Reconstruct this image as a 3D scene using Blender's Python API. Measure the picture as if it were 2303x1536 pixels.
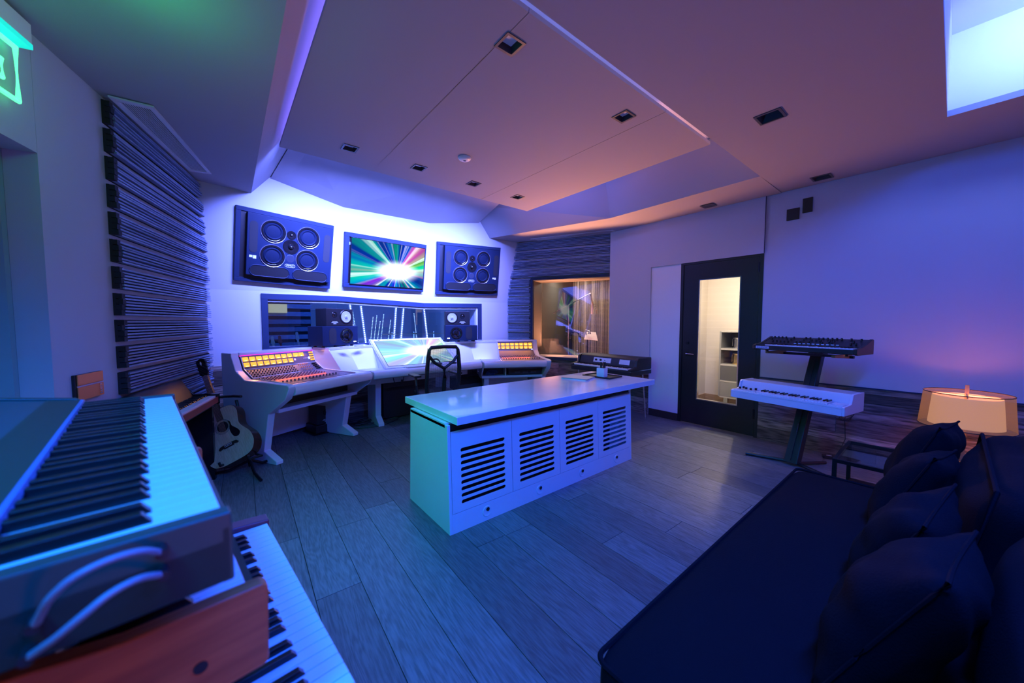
import bpy, bmesh, math, random
from mathutils import Vector, Matrix
R = math.radians
S = bpy.context.scene
for o in list(bpy.data.objects): bpy.data.objects.remove(o)
C = S.collection
random.seed(7)

# ---------------------------------------------------------------- camera
cam_d = bpy.data.cameras.new('camera'); cam = bpy.data.objects.new('camera', cam_d); C.objects.link(cam)
cam_d.sensor_width = 36; cam_d.lens = 803/2303*36; cam_d.clip_start = .02
cam.location = (0, 0, 1.35)
cam.rotation_euler = (R(90) - math.atan(44/803), 0, R(-39))
cam_d.dof.use_dof = True; cam_d.dof.focus_distance = 3.6; cam_d.dof.aperture_fstop = 3.0
S.camera = cam

# ---------------------------------------------------------------- world, exposure, lights of the room
w = bpy.data.worlds.new('world'); S.world = w; w.use_nodes = True
w.node_tree.nodes['Background'].inputs[0].default_value = (.01, .03, .10, 1)
w.node_tree.nodes['Background'].inputs[1].default_value = .05
S.view_settings.view_transform = 'Standard'; S.view_settings.look = 'None'
S.view_settings.gamma = 1; S.view_settings.use_curve_mapping = False
S.view_settings.exposure = 0.0

def area(name, loc, direction, sx, sy, power, col, spread=180):
    d = bpy.data.lights.new(name, 'AREA'); d.shape = 'RECTANGLE'; d.size = sx; d.size_y = sy
    d.energy = power; d.color = col; d.spread = R(spread)
    o = bpy.data.objects.new(name, d); C.objects.link(o); o.location = loc
    o.rotation_euler = Vector(direction).to_track_quat('-Z', 'Y').to_euler(); return o
def point(name, loc, power, col, rad=.05):
    d = bpy.data.lights.new(name, 'POINT'); d.energy = power; d.color = col; d.shadow_soft_size = rad
    o = bpy.data.objects.new(name, d); C.objects.link(o); o.location = loc; return o
def spot(name, loc, direction, power, col, angle, blend=.3, rad=.05):
    d = bpy.data.lights.new(name, 'SPOT'); d.energy = power; d.color = col; d.spot_size = R(angle); d.spot_blend = blend; d.shadow_soft_size = rad
    o = bpy.data.objects.new(name, d); C.objects.link(o); o.location = loc
    o.rotation_euler = Vector(direction).to_track_quat('-Z', 'Y').to_euler(); return o
# cove strips lying on the hanging ceiling panel
area('cove_light_front', (1.86, 3.79, 2.94), (0, 1, -.72), 2.75, .06, 285, (.14, .19, 1), 88)
area('cove_light_front_up', (1.86, 3.80, 2.94), (0, 1, .1), 2.7, .06, 6, (.04, .12, 1))
area('cove_light_left', (.66, 2.6, 2.96), (-1, 0, .02), 2.3, .05, 7, (.20, .15, 1))
area('cove_light_right', (3.16, 3.2, 2.95), (1, .3, .02), 1.0, .05, 6, (.10, .16, 1))
area('cove_light_ridge', (2.1, 1.31, 3.0), (0, -.2, 1), 2.2, .05, 6, (.2, .28, 1))
# LED well in the rear ceiling
area('well_light', (.75, -.34, 3.02), (.12, .70, -1), 2.6, .2, 195, (.003, .088, 1))
area('well_light_left', (-.75, -.34, 3.02), (-.25, .5, -1), .4, .2, 42, (.0, .30, .75), 105)
area('well_light_end', (3.2, -.30, 3.10), (1, 0, .10), .3, .3, 9, (.16, .26, 1), 110)
# green neon off to the left
area('neon_glow', (-.60, 1.95, 2.25), (1.67, .35, -1.5), .3, .5, 5.5, (.0, 1, .42), 90)
point('neon_glow_near', (-.22, 2.12, 2.47), 3.6, (.02, 1, .25), .12)
# warm light of the vocal booth and of the store room behind the door
area('booth_light_low', (4.87, 4.81, .90), (-.85, -2.2, 2.25), .35, .35, 140, (1, .34, .16), 112)
area('booth_ceiling_light', (5.75, 4.9, 2.3), (0, 0, -1), .8, .8, 24, (1, .82, .66))
spot('store_room_spot', (5.95, 1.95, 2.28), (-1.2, -.03, -1.9), 110, (1, .75, .48), 60, .5, .03)
area('store_room_light', (5.4, 1.9, 2.38), (.2, 0, -1), .6, .6, 27, (1, .88, .74))
area('rack_fill_light', (5.25, 1.95, 1.75), (1, 0, -.6), .3, .2, 7, (1, .90, .78))  # added fill that brightens the drum shelves, no fixture hangs here
# live room blue
area('live_room_light', (2.2, 6.9, 2.5), (0, .4, -1), 2.5, 1.5, 50, (.02, .15, 1))
area('live_room_light_wall', (3.0, 6.6, 1.0), (0, 1, .1), 2, .3, 14, (.08, .22, 1))
# added warm fill from low behind the camera, no visible lamp there
area('warm_fill', (.75, -1.1, .75), (-.5, 1, .25), .3, .3, 4.6, (1, .20, .05))

# ---------------------------------------------------------------- materials
MATS = {}
def mat(name, col=(.5,.5,.5), rough=.6, metal=0, emit=None, es=1, bump=None, rnd=0, spec=.5, coat=0, alpha=None, trans=0, mott=None):
    if name in MATS: return MATS[name]
    m = bpy.data.materials.new(name); m.use_nodes = True; nt = m.node_tree; N = nt.nodes; L = nt.links
    b = N['Principled BSDF']; b.inputs['Base Color'].default_value = (*col, 1)
    b.inputs['Roughness'].default_value = rough; b.inputs['Metallic'].default_value = metal
    b.inputs['Specular IOR Level'].default_value = spec; b.inputs['Coat Weight'].default_value = coat
    b.inputs['Transmission Weight'].default_value = trans
    if alpha is not None: b.inputs['Alpha'].default_value = alpha
    if emit: b.inputs['Emission Color'].default_value = (*emit, 1); b.inputs['Emission Strength'].default_value = es
    tc = N.new('ShaderNodeTexCoord')
    if bump:
        sc, st, dist = bump
        n = N.new('ShaderNodeTexNoise'); n.inputs['Scale'].default_value = sc; n.inputs['Detail'].default_value = 3
        L.new(tc.outputs['Object'], n.inputs['Vector'])
        bp = N.new('ShaderNodeBump'); bp.inputs['Strength'].default_value = st; bp.inputs['Distance'].default_value = dist
        L.new(n.outputs['Fac'], bp.inputs['Height']); L.new(bp.outputs['Normal'], b.inputs['Normal'])
    if rnd or mott:
        n2 = N.new('ShaderNodeTexNoise'); n2.inputs['Scale'].default_value = mott or 3; L.new(tc.outputs['Object'], n2.inputs['Vector'])
        oi = N.new('ShaderNodeObjectInfo')
        a = N.new('ShaderNodeMath'); a.operation = 'MULTIPLY_ADD'; a.inputs[1].default_value = rnd*2; a.inputs[2].default_value = 1-rnd
        L.new(oi.outputs['Random'], a.inputs[0])
        c2 = N.new('ShaderNodeMath'); c2.operation = 'MULTIPLY_ADD'; c2.inputs[1].default_value = .25; c2.inputs[2].default_value = .87
        L.new(n2.outputs['Fac'], c2.inputs[0])
        m1 = N.new('ShaderNodeMath'); m1.operation = 'MULTIPLY'; L.new(a.outputs[0], m1.inputs[0]); L.new(c2.outputs[0], m1.inputs[1])
        hs = N.new('ShaderNodeHueSaturation'); hs.inputs['Color'].default_value = (*col, 1)
        L.new(m1.outputs[0], hs.inputs['Value']); L.new(hs.outputs['Color'], b.inputs['Base Color'])
    MATS[name] = m; return m

def wood(name, c1, c2, axis='Y', rough=.45, rnd=.25, gs=1.0, bump=.25, hue=0):
    """long grain wood: rings stretched along the given axis, shifted per plank"""
    m = bpy.data.materials.new(name); m.use_nodes = True; nt = m.node_tree; N = nt.nodes; L = nt.links; b = N['Principled BSDF']
    tc = N.new('ShaderNodeTexCoord'); oi = N.new('ShaderNodeObjectInfo'); mp = N.new('ShaderNodeMapping')
    s = {'X': (.9, 9, 9), 'Y': (9, .9, 9), 'Z': (9, 9, .9)}[axis]
    mp.inputs['Scale'].default_value = [v*gs for v in s]
    off = N.new('ShaderNodeVectorMath'); off.operation = 'SCALE'; off.inputs[0].default_value = (37, 53, 19)
    L.new(oi.outputs['Random'], off.inputs['Scale'])
    ad = N.new('ShaderNodeVectorMath'); ad.operation = 'ADD'
    L.new(tc.outputs['Object'], mp.inputs['Vector']); L.new(mp.outputs[0], ad.inputs[0]); L.new(off.outputs[0], ad.inputs[1])
    n1 = N.new('ShaderNodeTexNoise'); n1.inputs['Scale'].default_value = .55; n1.inputs['Detail'].default_value = 2; n1.inputs['Distortion'].default_value = .6
    L.new(ad.outputs[0], n1.inputs['Vector'])
    rg = N.new('ShaderNodeMath'); rg.operation = 'MULTIPLY'; rg.inputs[1].default_value = 95; L.new(n1.outputs['Fac'], rg.inputs[0])
    sn = N.new('ShaderNodeMath'); sn.operation = 'SINE'; L.new(rg.outputs[0], sn.inputs[0])
    n2 = N.new('ShaderNodeTexNoise'); n2.inputs['Scale'].default_value = 7; n2.inputs['Detail'].default_value = 5; L.new(ad.outputs[0], n2.inputs['Vector'])
    mx = N.new('ShaderNodeMath'); mx.operation = 'MULTIPLY_ADD'; mx.inputs[1].default_value = .09; L.new(sn.outputs[0], mx.inputs[0]); L.new(n2.outputs['Fac'], mx.inputs[2])
    cr = N.new('ShaderNodeValToRGB'); cr.color_ramp.elements[0].position = .30; cr.color_ramp.elements[0].color = (*c1, 1)
    cr.color_ramp.elements[1].position = .68; cr.color_ramp.elements[1].color = (*c2, 1); L.new(mx.outputs[0], cr.inputs[0])
    hs = N.new('ShaderNodeHueSaturation'); v = N.new('ShaderNodeMath'); v.operation = 'MULTIPLY_ADD'; v.inputs[1].default_value = rnd*2; v.inputs[2].default_value = 1-rnd
    L.new(oi.outputs['Random'], v.inputs[0]); L.new(v.outputs[0], hs.inputs['Value']); L.new(cr.outputs[0], hs.inputs['Color'])
    L.new(hs.outputs[0], b.inputs['Base Color']); b.inputs['Roughness'].default_value = rough
    bp = N.new('ShaderNodeBump'); bp.inputs['Strength'].default_value = bump; bp.inputs['Distance'].default_value = .002
    L.new(mx.outputs[0], bp.inputs['Height']); L.new(bp.outputs[0], b.inputs['Normal'])
    MATS[name] = m; return m

def rays(name, cx, cz, sc, strength, pale):
    """screen picture: coloured light streaks bursting out of one bright point"""
    m = bpy.data.materials.new(name); m.use_nodes = True; nt = m.node_tree; N = nt.nodes; L = nt.links
    for n in list(N): N.remove(n)
    out = N.new('ShaderNodeOutputMaterial'); em = N.new('ShaderNodeEmission'); gl = N.new('ShaderNodeBsdfGlossy'); gl.inputs['Roughness'].default_value = .08; gl.inputs['Color'].default_value = (.03,.03,.03,1)
    ads = N.new('ShaderNodeAddShader'); L.new(em.outputs[0], ads.inputs[0]); L.new(gl.outputs[0], ads.inputs[1]); L.new(ads.outputs[0], out.inputs[0])
    tc = N.new('ShaderNodeTexCoord'); mp = N.new('ShaderNodeMapping'); mp.vector_type = 'POINT'
    mp.inputs['Location'].default_value = (-cx*sc, 0, -cz*sc); mp.inputs['Scale'].default_value = (sc, 0, sc)
    sq = N.new('ShaderNodeVectorMath'); sq.operation = 'MULTIPLY'; sq.inputs[1].default_value = (.55, 1, 1.25)
    L.new(tc.outputs['Object'], mp.inputs[0])
    nz = N.new('ShaderNodeVectorMath'); nz.operation = 'NORMALIZE'; L.new(mp.outputs[0], nz.inputs[0]); L.new(mp.outputs[0], sq.inputs[0])
    ln = N.new('ShaderNodeVectorMath'); ln.operation = 'LENGTH'; L.new(sq.outputs[0], ln.inputs[0])
    def noise(scale, off, det=1, lo=.5, hi=.62):
        a = N.new('ShaderNodeVectorMath'); a.operation = 'ADD'; a.inputs[1].default_value = off; L.new(nz.outputs[0], a.inputs[0])
        n = N.new('ShaderNodeTexNoise'); n.inputs['Scale'].default_value = scale; n.inputs['Detail'].default_value = det; L.new(a.outputs[0], n.inputs['Vector'])
        mr = N.new('ShaderNodeMapRange'); mr.inputs['From Min'].default_value = lo; mr.inputs['From Max'].default_value = hi; L.new(n.outputs['Fac'], mr.inputs['Value'])
        return mr.outputs[0]
    rgb = [noise(2.6, (3,1,7), 3, .50, .66), noise(2.2, (11,4,2), 3, .42, .66), noise(1.8, (5,9,13), 2, .30, .62)]
    fine = noise(6.5, (1,2,3), 5, .52, .66)
    cc = N.new('ShaderNodeCombineColor')
    for i in range(3): L.new(rgb[i], cc.inputs[i])
    fall = N.new('ShaderNodeMath'); fall.operation = 'MULTIPLY_ADD'; fall.inputs[1].default_value = -.5; fall.inputs[2].default_value = .95; L.new(ln.outputs['Value'], fall.inputs[0])
    v1 = N.new('ShaderNodeVectorMath'); v1.operation = 'SCALE'; L.new(cc.outputs[0], v1.inputs[0]); L.new(fall.outputs[0], v1.inputs['Scale'])
    fs = N.new('ShaderNodeMath'); fs.operation = 'MULTIPLY'; fs.inputs[1].default_value = .75; L.new(fine, fs.inputs[0])
    v2 = N.new('ShaderNodeVectorMath'); v2.operation = 'ADD'; L.new(v1.outputs[0], v2.inputs[0])
    cf = N.new('ShaderNodeCombineXYZ'); [L.new(fs.outputs[0], cf.inputs[i]) for i in range(3)]; L.new(cf.outputs[0], v2.inputs[1])
    core = N.new('ShaderNodeMapRange'); core.inputs['From Min'].default_value = .34; core.inputs['From Max'].default_value = .02; core.inputs['To Max'].default_value = 2.2; L.new(ln.outputs['Value'], core.inputs['Value'])
    cp = N.new('ShaderNodeMath'); cp.operation = 'POWER'; cp.inputs[1].default_value = 2.2; L.new(core.outputs[0], cp.inputs[0])
    cv = N.new('ShaderNodeCombineXYZ'); [L.new(cp.outputs[0], cv.inputs[i]) for i in range(3)]
    v3 = N.new('ShaderNodeVectorMath'); v3.operation = 'ADD'; L.new(v2.outputs[0], v3.inputs[0]); L.new(cv.outputs[0], v3.inputs[1])
    v4 = N.new('ShaderNodeVectorMath'); v4.operation = 'ADD'; v4.inputs[1].default_value = pale; L.new(v3.outputs[0], v4.inputs[0])
    v5 = N.new('ShaderNodeVectorMath'); v5.operation = 'MINIMUM'; v5.inputs[1].default_value = (1.3, 1.3, 1.3); L.new(v4.outputs[0], v5.inputs[0])
    L.new(v5.outputs[0], em.inputs['Color']); em.inputs['Strength'].default_value = strength
    MATS[name] = m; return m

def glass(name, tint=(1,1,1), refl=1.0, rough=0):
    m = bpy.data.materials.new(name); m.use_nodes = True; nt = m.node_tree; N = nt.nodes; L = nt.links
    for n in list(N): N.remove(n)
    out = N.new('ShaderNodeOutputMaterial'); tr = N.new('ShaderNodeBsdfTransparent'); tr.inputs[0].default_value = (*tint, 1)
    gl = N.new('ShaderNodeBsdfGlossy'); gl.inputs['Roughness'].default_value = rough; mx = N.new('ShaderNodeMixShader')
    fr = N.new('ShaderNodeLayerWeight'); fr.inputs['Blend'].default_value = .5
    pw = N.new('ShaderNodeMath'); pw.operation = 'POWER'; pw.inputs[1].default_value = 4.5; L.new(fr.outputs['Facing'], pw.inputs[0])
    mu = N.new('ShaderNodeMath'); mu.operation = 'MULTIPLY_ADD'; mu.inputs[1].default_value = .9; mu.inputs[2].default_value = .045*refl; mu.use_clamp = True; L.new(pw.outputs[0], mu.inputs[0])
    L.new(mu.outputs[0], mx.inputs[0]); L.new(tr.outputs[0], mx.inputs[1]); L.new(gl.outputs[0], mx.inputs[2]); L.new(mx.outputs[0], out.inputs[0])
    MATS[name] = m; return m

WALL = mat('wall_fabric', (.52,.52,.54), .85, bump=(260, .15, .002))
CEIL = mat('ceiling_fabric', (.34,.33,.34), .85, bump=(240, .12, .002))
WHITEW = mat('white_paint', (.78,.78,.80), .55)
DARKF = mat('dark_frame', (.018,.032,.07), .5, spec=.2)
BLACK = mat('black_plastic', (.012,.013,.016), .4)
BLACKG = mat('black_gloss', (.008,.008,.010), .12)
BLACKM = mat('black_metal', (.02,.02,.022), .35, .6)
DOORM = mat('door_black', (.012,.012,.014), .38)
DESK = mat('desk_white', (.74,.74,.77), .22, coat=.4)
QUARTZ = mat('quartz_top', (.80,.80,.82), .12, coat=.5, mott=5)
CREAM = mat('cream_wall', (.74,.66,.56), .8)
CHROME = mat('chrome', (.75,.75,.78), .15, 1)
BRASS = mat('brass_paint', (.45,.36,.22), .35, .7)
SOFA = mat('sofa_cloth', (.0045,.006,.010), .95, spec=.15, bump=(180, .5, .003))
KEYW = mat('key_white', (.80,.80,.80), .25)
KEYB = mat('key_black', (.008,.008,.009), .25)
ORANGEW = wood('cheek_wood', (.30,.07,.02), (.50,.14,.04), 'Y', .45, .05)
FLOORW = wood('floor_oak', (.085,.098,.10), (.16,.175,.18), 'Y', .46, .24, 1.9, bump=.22)
SLATW = wood('slat_wood', (.15,.21,.33), (.24,.32,.46), 'X', .5, .30, 2.5, .3)  # blue of the room light is mixed into the wood colour
RECLAIM = wood('reclaimed_wood', (.07,.052,.045), (.34,.26,.21), 'X', .7, .75, 1.0, .6)
SPRUCE = wood('guitar_top', (.55,.36,.20), (.68,.47,.28), 'Z', .3, .02, 3)
GUITB = mat('guitar_body', (.06,.02,.012), .2)
NECKW = mat('neck_wood', (.035,.02,.014), .35)
MAPLE = mat('maple', (.75,.6,.42), .35)
AMBER = mat('meter_amber', (.25,.12,.02), .6, spec=.1, emit=(1,.46,.05), es=1.25)
AMBERH = mat('meter_hot', (.9,.5,.1), .5, emit=(1,.72,.25), es=3)
REDL = mat('button_red', (.9,.05,.05), .5, emit=(1,.05,.03), es=6)
BLUEL = mat('led_blue', (.2,.3,1), .5, emit=(.25,.35,1), es=8)
GREENL = mat('led_green', (.1,1,.3), .5, emit=(.05,1,.25), es=4)
WHITEL = mat('led_white', (1,1,1), .5, emit=(.6,.68,1), es=14)
STRIPL = mat('led_strip', (1,1,1), .5, emit=(.42,.55,1), es=9)
NEON = mat('neon_tube', (.3,1,.5), .5, emit=(.10,1,.36), es=1.6)
CONPAN = mat('console_panel', (.10,.085,.10), .45)
CONDECK = mat('console_deck', (.22,.17,.17), .4)
PINK = mat('led_magenta', (1,.1,.6), .5, emit=(1,.02,.45), es=1.3)
WHITET = mat('white_print', (.75,.75,.8), .6)
GREYP = mat('grey_panel', (.07,.08,.10), .4)
CONEB = mat('woofer_cone', (.006,.012,.03), .6, spec=.12)
CONE = mat('speaker_cone', (.42,.42,.46), .6)
RING = mat('driver_ring', (.6,.6,.65), .25, .8)
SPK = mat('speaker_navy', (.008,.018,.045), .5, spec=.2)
SPKD = mat('speaker_grille', (.012,.013,.017), .8)
STEEL = mat('flight_case', (.42,.42,.42), .35, .6)
GOLD = mat('gold_metal', (.85,.6,.25), .3, .9)
PAPER = mat('paper', (.8,.8,.78), .7)
NAVY = mat('magazine_cover', (.25,.27,.32), .35, mott=30)
GREENS = mat('synth_panel', (.030,.055,.045), .4)
CABLE = mat('cable_pale', (.16,.20,.26), .4)
CURT = mat('string_curtain', (.72,.58,.46), .5)
SHADEO = mat('lamp_sheer', (.30,.14,.07), .8, alpha=.42, emit=(1,.40,.14), es=.17)
SHADEI = mat('lamp_linen', (.75,.55,.38), .9, emit=(1,.52,.24), es=.85, bump=(300,.4,.001))
BULB = mat('lamp_bulb', (1,1,1), .5, emit=(1,.70,.42), es=3.5)
ORPL = mat('orange_plate', (.80,.22,.06), .40, .3)
GLASSW = glass('window_glass', (.86,.90,.95), 2.2)
GLASSD = glass('door_glass', (.97,.97,.97), 1.0)
GLASST = glass('table_glass', (.55,.55,.55), 1.5)
PICTV = rays('screen_light_show', .14, -.09, 1.5, 1.0, (.0, .03, .06))
PICTS = rays('desk_light_show', .14, .0, 1.5, .80, (.42, .66, .80))

# ---------------------------------------------------------------- mesh helpers
class MB:
    def __init__(s): s.v = []; s.f = []; s.M = Matrix.Identity(4)
    def add(s, vs, fs):
        k = len(s.v); s.v += [tuple(s.M @ Vector(p)) for p in vs]; s.f += [tuple(i+k for i in f) for f in fs]; return s
    def box(s, x0, x1, y0, y1, z0, z1):
        return s.add([(x0,y0,z0),(x1,y0,z0),(x1,y1,z0),(x0,y1,z0),(x0,y0,z1),(x1,y0,z1),(x1,y1,z1),(x0,y1,z1)],
                     [(0,3,2,1),(4,5,6,7),(0,1,5,4),(1,2,6,5),(2,3,7,6),(3,0,4,7)])
    def prism(s, pts, a, b, axis='x'):
        """polygon pts extruded from a to b along axis; for x pts are (y,z), for y (x,z), for z (x,y)"""
        n = len(pts)
        def P(p, t): return {'x': (t,p[0],p[1]), 'y': (p[0],t,p[1]), 'z': (p[0],p[1],t)}[axis]
        vs = [P(p,a) for p in pts] + [P(p,b) for p in pts]
        fs = [tuple(range(n))[::-1], tuple(range(n, 2*n))] + [(i,(i+1)%n,(i+1)%n+n,i+n) for i in range(n)]
        return s.add(vs, fs)
    def hexa(s, p):  # 8 points, bottom quad then top quad
        return s.add(p, [(0,3,2,1),(4,5,6,7),(0,1,5,4),(1,2,6,5),(2,3,7,6),(3,0,4,7)])
    def lathe(s, prof, n=24, axis='z', c=(0,0,0), a0=0, a1=2*math.pi):
        """prof: (radius, height) list"""
        k = len(prof); full = abs(a1-a0-2*math.pi) < 1e-6; m = n if full else n+1; vs = []
        for i in range(m):
            a = a0+(a1-a0)*i/n; ca, sa = math.cos(a), math.sin(a)
            for r, h in prof:
                p = {'z': (r*ca, r*sa, h), 'y': (r*ca, h, r*sa), 'x': (h, r*ca, r*sa)}[axis]
                vs.append((p[0]+c[0], p[1]+c[1], p[2]+c[2]))
        fs = [(i*k+j, ((i+1)%m)*k+j, ((i+1)%m)*k+j+1, i*k+j+1) for i in range(n) for j in range(k-1)]
        return s.add(vs, fs)
    def cyl(s, c, r, h, axis='z', n=16, r2=None):
        return s.lathe([(0,0),(r,0),(r if r2 is None else r2,h),(0,h)], n, axis, c)
    def tube(s, pts, r, n=8, closed=False):
        P = [Vector(p) for p in pts]; k = len(P); vs = []
        up = Vector((0,0,1))
        for i, p in enumerate(P):
            t = (P[(i+1)%k]-P[i-1]) if closed else (P[min(i+1,k-1)]-P[max(i-1,0)])
            t = t.normalized() if t.length > 1e-9 else up
            a = t.cross(up)
            if a.length < .05: a = t.cross(Vector((1,0,0)))
            a.normalize(); b = t.cross(a); rr = r[i] if isinstance(r,(list,tuple)) else r
            vs += [p + a*rr*math.cos(q*2*math.pi/n) + b*rr*math.sin(q*2*math.pi/n) for q in range(n)]
        m = k if closed else k-1
        fs = [(i*n+q, i*n+(q+1)%n, ((i+1)%k)*n+(q+1)%n, ((i+1)%k)*n+q) for i in range(m) for q in range(n)]
        if not closed: fs += [tuple(range(n))[::-1], tuple(range((k-1)*n, k*n))]
        return s.add(vs, fs)
    def build(s, name, m, parent=None, smooth=False, bevel=0, kind=None, label=None, seg=2):
        me = bpy.data.meshes.new(name); me.from_pydata(s.v, [], s.f); me.update()
        b = bmesh.new(); b.from_mesh(me); bmesh.ops.recalc_face_normals(b, faces=b.faces); b.to_mesh(me); b.free()
        if m: me.materials.append(m)
        o = bpy.data.objects.new(name, me); C.objects.link(o)
        if smooth: me.shade_smooth(); me.set_sharp_from_angle(angle=R(38))
        if bevel:
            md = o.modifiers.new('bevel', 'BEVEL'); md.width = bevel; md.segments = seg; md.limit_method = 'ANGLE'; md.angle_limit = R(35)
            me.shade_smooth(); md.harden_normals = True
        if parent: o.parent = parent
        if kind: o['kind'] = kind
        if label: o['label'] = label
        return o
def thing(name, label, cat, loc=(0,0,0), rz=0, group=None):
    o = bpy.data.objects.new(name, None); C.objects.link(o); o.empty_display_size = .1
    o.location = loc; o.rotation_euler = (0,0,rz); o['label'] = label; o['category'] = cat
    if group: o['group'] = group
    return o
def tag(o, label, cat, group=None):
    o['label'] = label; o['category'] = cat
    if group: o['group'] = group
    return o
def struct(o): o['kind'] = 'structure'; return o
def text(name, body, size, m, parent, loc, rot=(R(90),0,0), depth=.001, sx=1):
    c = bpy.data.curves.new(name, 'FONT'); c.body = body; c.size = size; c.extrude = depth; c.align_x = 'CENTER'; c.align_y = 'CENTER'
    c.resolution_u = 2
    t = bpy.data.objects.new(name, c); C.objects.link(t)
    me = bpy.data.meshes.new_from_object(t); bpy.data.objects.remove(t); me.materials.append(m); me.name = name
    o = bpy.data.objects.new(name, me); C.objects.link(o); o.parent = parent; o.location = loc; o.rotation_euler = rot; o.scale = (sx,1,1); return o
def dup(src, parent, loc=None, rot=None):
    c = src.copy(); C.objects.link(c); c.parent = parent
    if loc is not None: c.location = loc
    if rot is not None: c.rotation_euler = rot
    return c
def copy_tree(o, loc=None, rz=None, label=None, parent=None):
    c = o.copy(); C.objects.link(c); c.parent = parent
    if loc is not None: c.location = loc
    if rz is not None: c.rotation_euler = (0,0,rz)
    if label: c['label'] = label
    for ch in list(o.children): copy_tree(ch, parent=c)
    return c
def lerp(a, b, t): return tuple(p+(q-p)*t for p, q in zip(a, b))
def slab(pts, th, name, m, parent=None, kind='structure', down=False):
    """convex polygon given a thickness away from the room (up unless told)"""
    n = len(pts); P = [Vector(p) for p in pts]
    nrm = (P[1]-P[0]).cross(P[-1]-P[0]).normalized()
    if (nrm.z < 0): nrm = -nrm
    if down: nrm = -nrm
    mb = MB(); vs = [tuple(p) for p in P]+[tuple(p+nrm*th) for p in P]
    mb.add(vs, [tuple(range(n)), tuple(range(n,2*n))[::-1]]+[(i,(i+1)%n,(i+1)%n+n,i+n) for i in range(n)])
    return mb.build(name, m, parent, kind=kind)
def plate_holes(x0, x1, y0, y1, z0, z1, holes):
    """horizontal plate with rectangular holes, as one mesh"""
    xs = sorted({x0,x1,*[h[0] for h in holes],*[h[1] for h in holes]}); ys = sorted({y0,y1,*[h[2] for h in holes],*[h[3] for h in holes]})
    mb = MB()
    for i in range(len(xs)-1):
        for j in range(len(ys)-1):
            cx, cy = (xs[i]+xs[i+1])/2, (ys[j]+ys[j+1])/2
            if any(h[0] < cx < h[1] and h[2] < cy < h[3] for h in holes): continue
            mb.box(xs[i], xs[i+1], ys[j], ys[j+1], z0, z1)
    return mb

# ================================================================ SETTING
# ---- floor: sub-floor and oak planks
fl = struct(MB().box(-1.7, 5.2, -2.2, 5.7, -.06, -.013).build('floor', mat('subfloor', (.02,.02,.02), .9)))
tilt = R(-2.0); PW = .2095
pm = {}
row = 0; x = -1.75
while x < 5.05:
    y = -2.2 + random.uniform(-1.4, 0)
    while y < 5.45:
        ln = random.choice((1.25, 1.5, 1.8, 2.1, 2.3)); y1 = min(y+ln, 5.45); y0 = max(y, -2.1)
        cx = x + (y0+y1)/2*.035
        if y1-y0 > .08 and -1.5 < cx < 5.0:
            m_ = MB().box(-PW/2+.0017, PW/2-.0017, -(y1-y0)/2+.0012, (y1-y0)/2-.0012, -.012, 0)
            o = m_.build('floor_plank', FLOORW, fl); o.location = (cx, (y0+y1)/2, random.uniform(-.0006,0)); o.rotation_euler = (0,0,tilt)
        y += ln
    x += PW; row += 1

# ---- right wall (x = 4.79) with niche, fabric panels, wainscot planks
XR = 4.79
wr = struct(MB().box(XR, XR+.12, -.42, 1.38, .0, 2.80).build('wall_right', WALL))
struct(MB().box(XR-.02, XR+.10, 1.38, 2.745, 2.125, 2.80).build('wall_right_header', WALL))
struct(MB().box(XR-.02, XR+.12, 2.745, 3.44, 0, 2.80).build('wall_right_pier', WALL))
struct(MB().box(XR+.0, XR+.10, 2.32, 2.745, 0, 2.125).build('wall_niche', WHITEW))
struct(MB().box(XR-.014, XR, 2.32, 2.745, 0, .10).build('baseboard_niche', mat('baseboard_dark', (.03,.022,.02), .5)))
struct(MB().box(XR-.012, XR, -.42, 1.38, .708, .72).build('trim_1', DARKF))
# thin fabric seams
MB().box(XR-.0225, XR-.020, 1.372, 1.378, 2.125, 2.8).build('panel_seam', DARKF, None, kind='structure')
def planks(parent, L_, z0, z1, M, lens=(.55,.8,1.1,1.4), hs=(.09,.12,.15), thick=.014, seed=3):
    rd = random.Random(seed); z = z0
    while z < z1-.02:
        h = min(rd.choice(hs), z1-z); s_ = -rd.uniform(0,.5)
        while s_ < L_:
            l = rd.choice(lens); a, b = max(s_,0), min(s_+l, L_)
            if b-a > .04:
                t = thick+rd.uniform(-.005,.007)
                mb = MB(); mb.box(-(b-a)/2+.0015, (b-a)/2-.0015, -t, 0, -h/2+.0015, h/2-.0015)
                o = mb.build('wall_plank', RECLAIM, parent)
                o.matrix_local = M @ Matrix.Translation(((a+b)/2, 0, z+h/2))
            s_ += l
        z += h
planks(wr, 1.80, 0, .705, Matrix.Translation((XR, 1.38, 0)) @ Matrix.Rotation(R(-90), 4, 'Z'), seed=5)
# pier wainscot by the electric piano
pr = bpy.data.objects['wall_right_pier']
planks(pr, .69, 0, .80, Matrix.Translation((XR-.02, 3.435, 0)) @ Matrix.Rotation(R(-90), 4, 'Z'), seed=6)

# back wall
struct(MB().box(-1.7, XR+.12, -2.3, -2.15, 0, 3.2).build('wall_back', WALL))
struct(MB().hexa([(XR,-.42,0),(XR+.02,-.42,0),(3.9,-2.2,0),(3.85,-2.2,0),(XR,-.42,2.8),(XR+.02,-.42,2.8),(3.9,-2.2,2.8),(3.85,-2.2,2.8)]).build('wall_back_right', WALL))
bkr = bpy.data.objects['wall_back_right']

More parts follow.
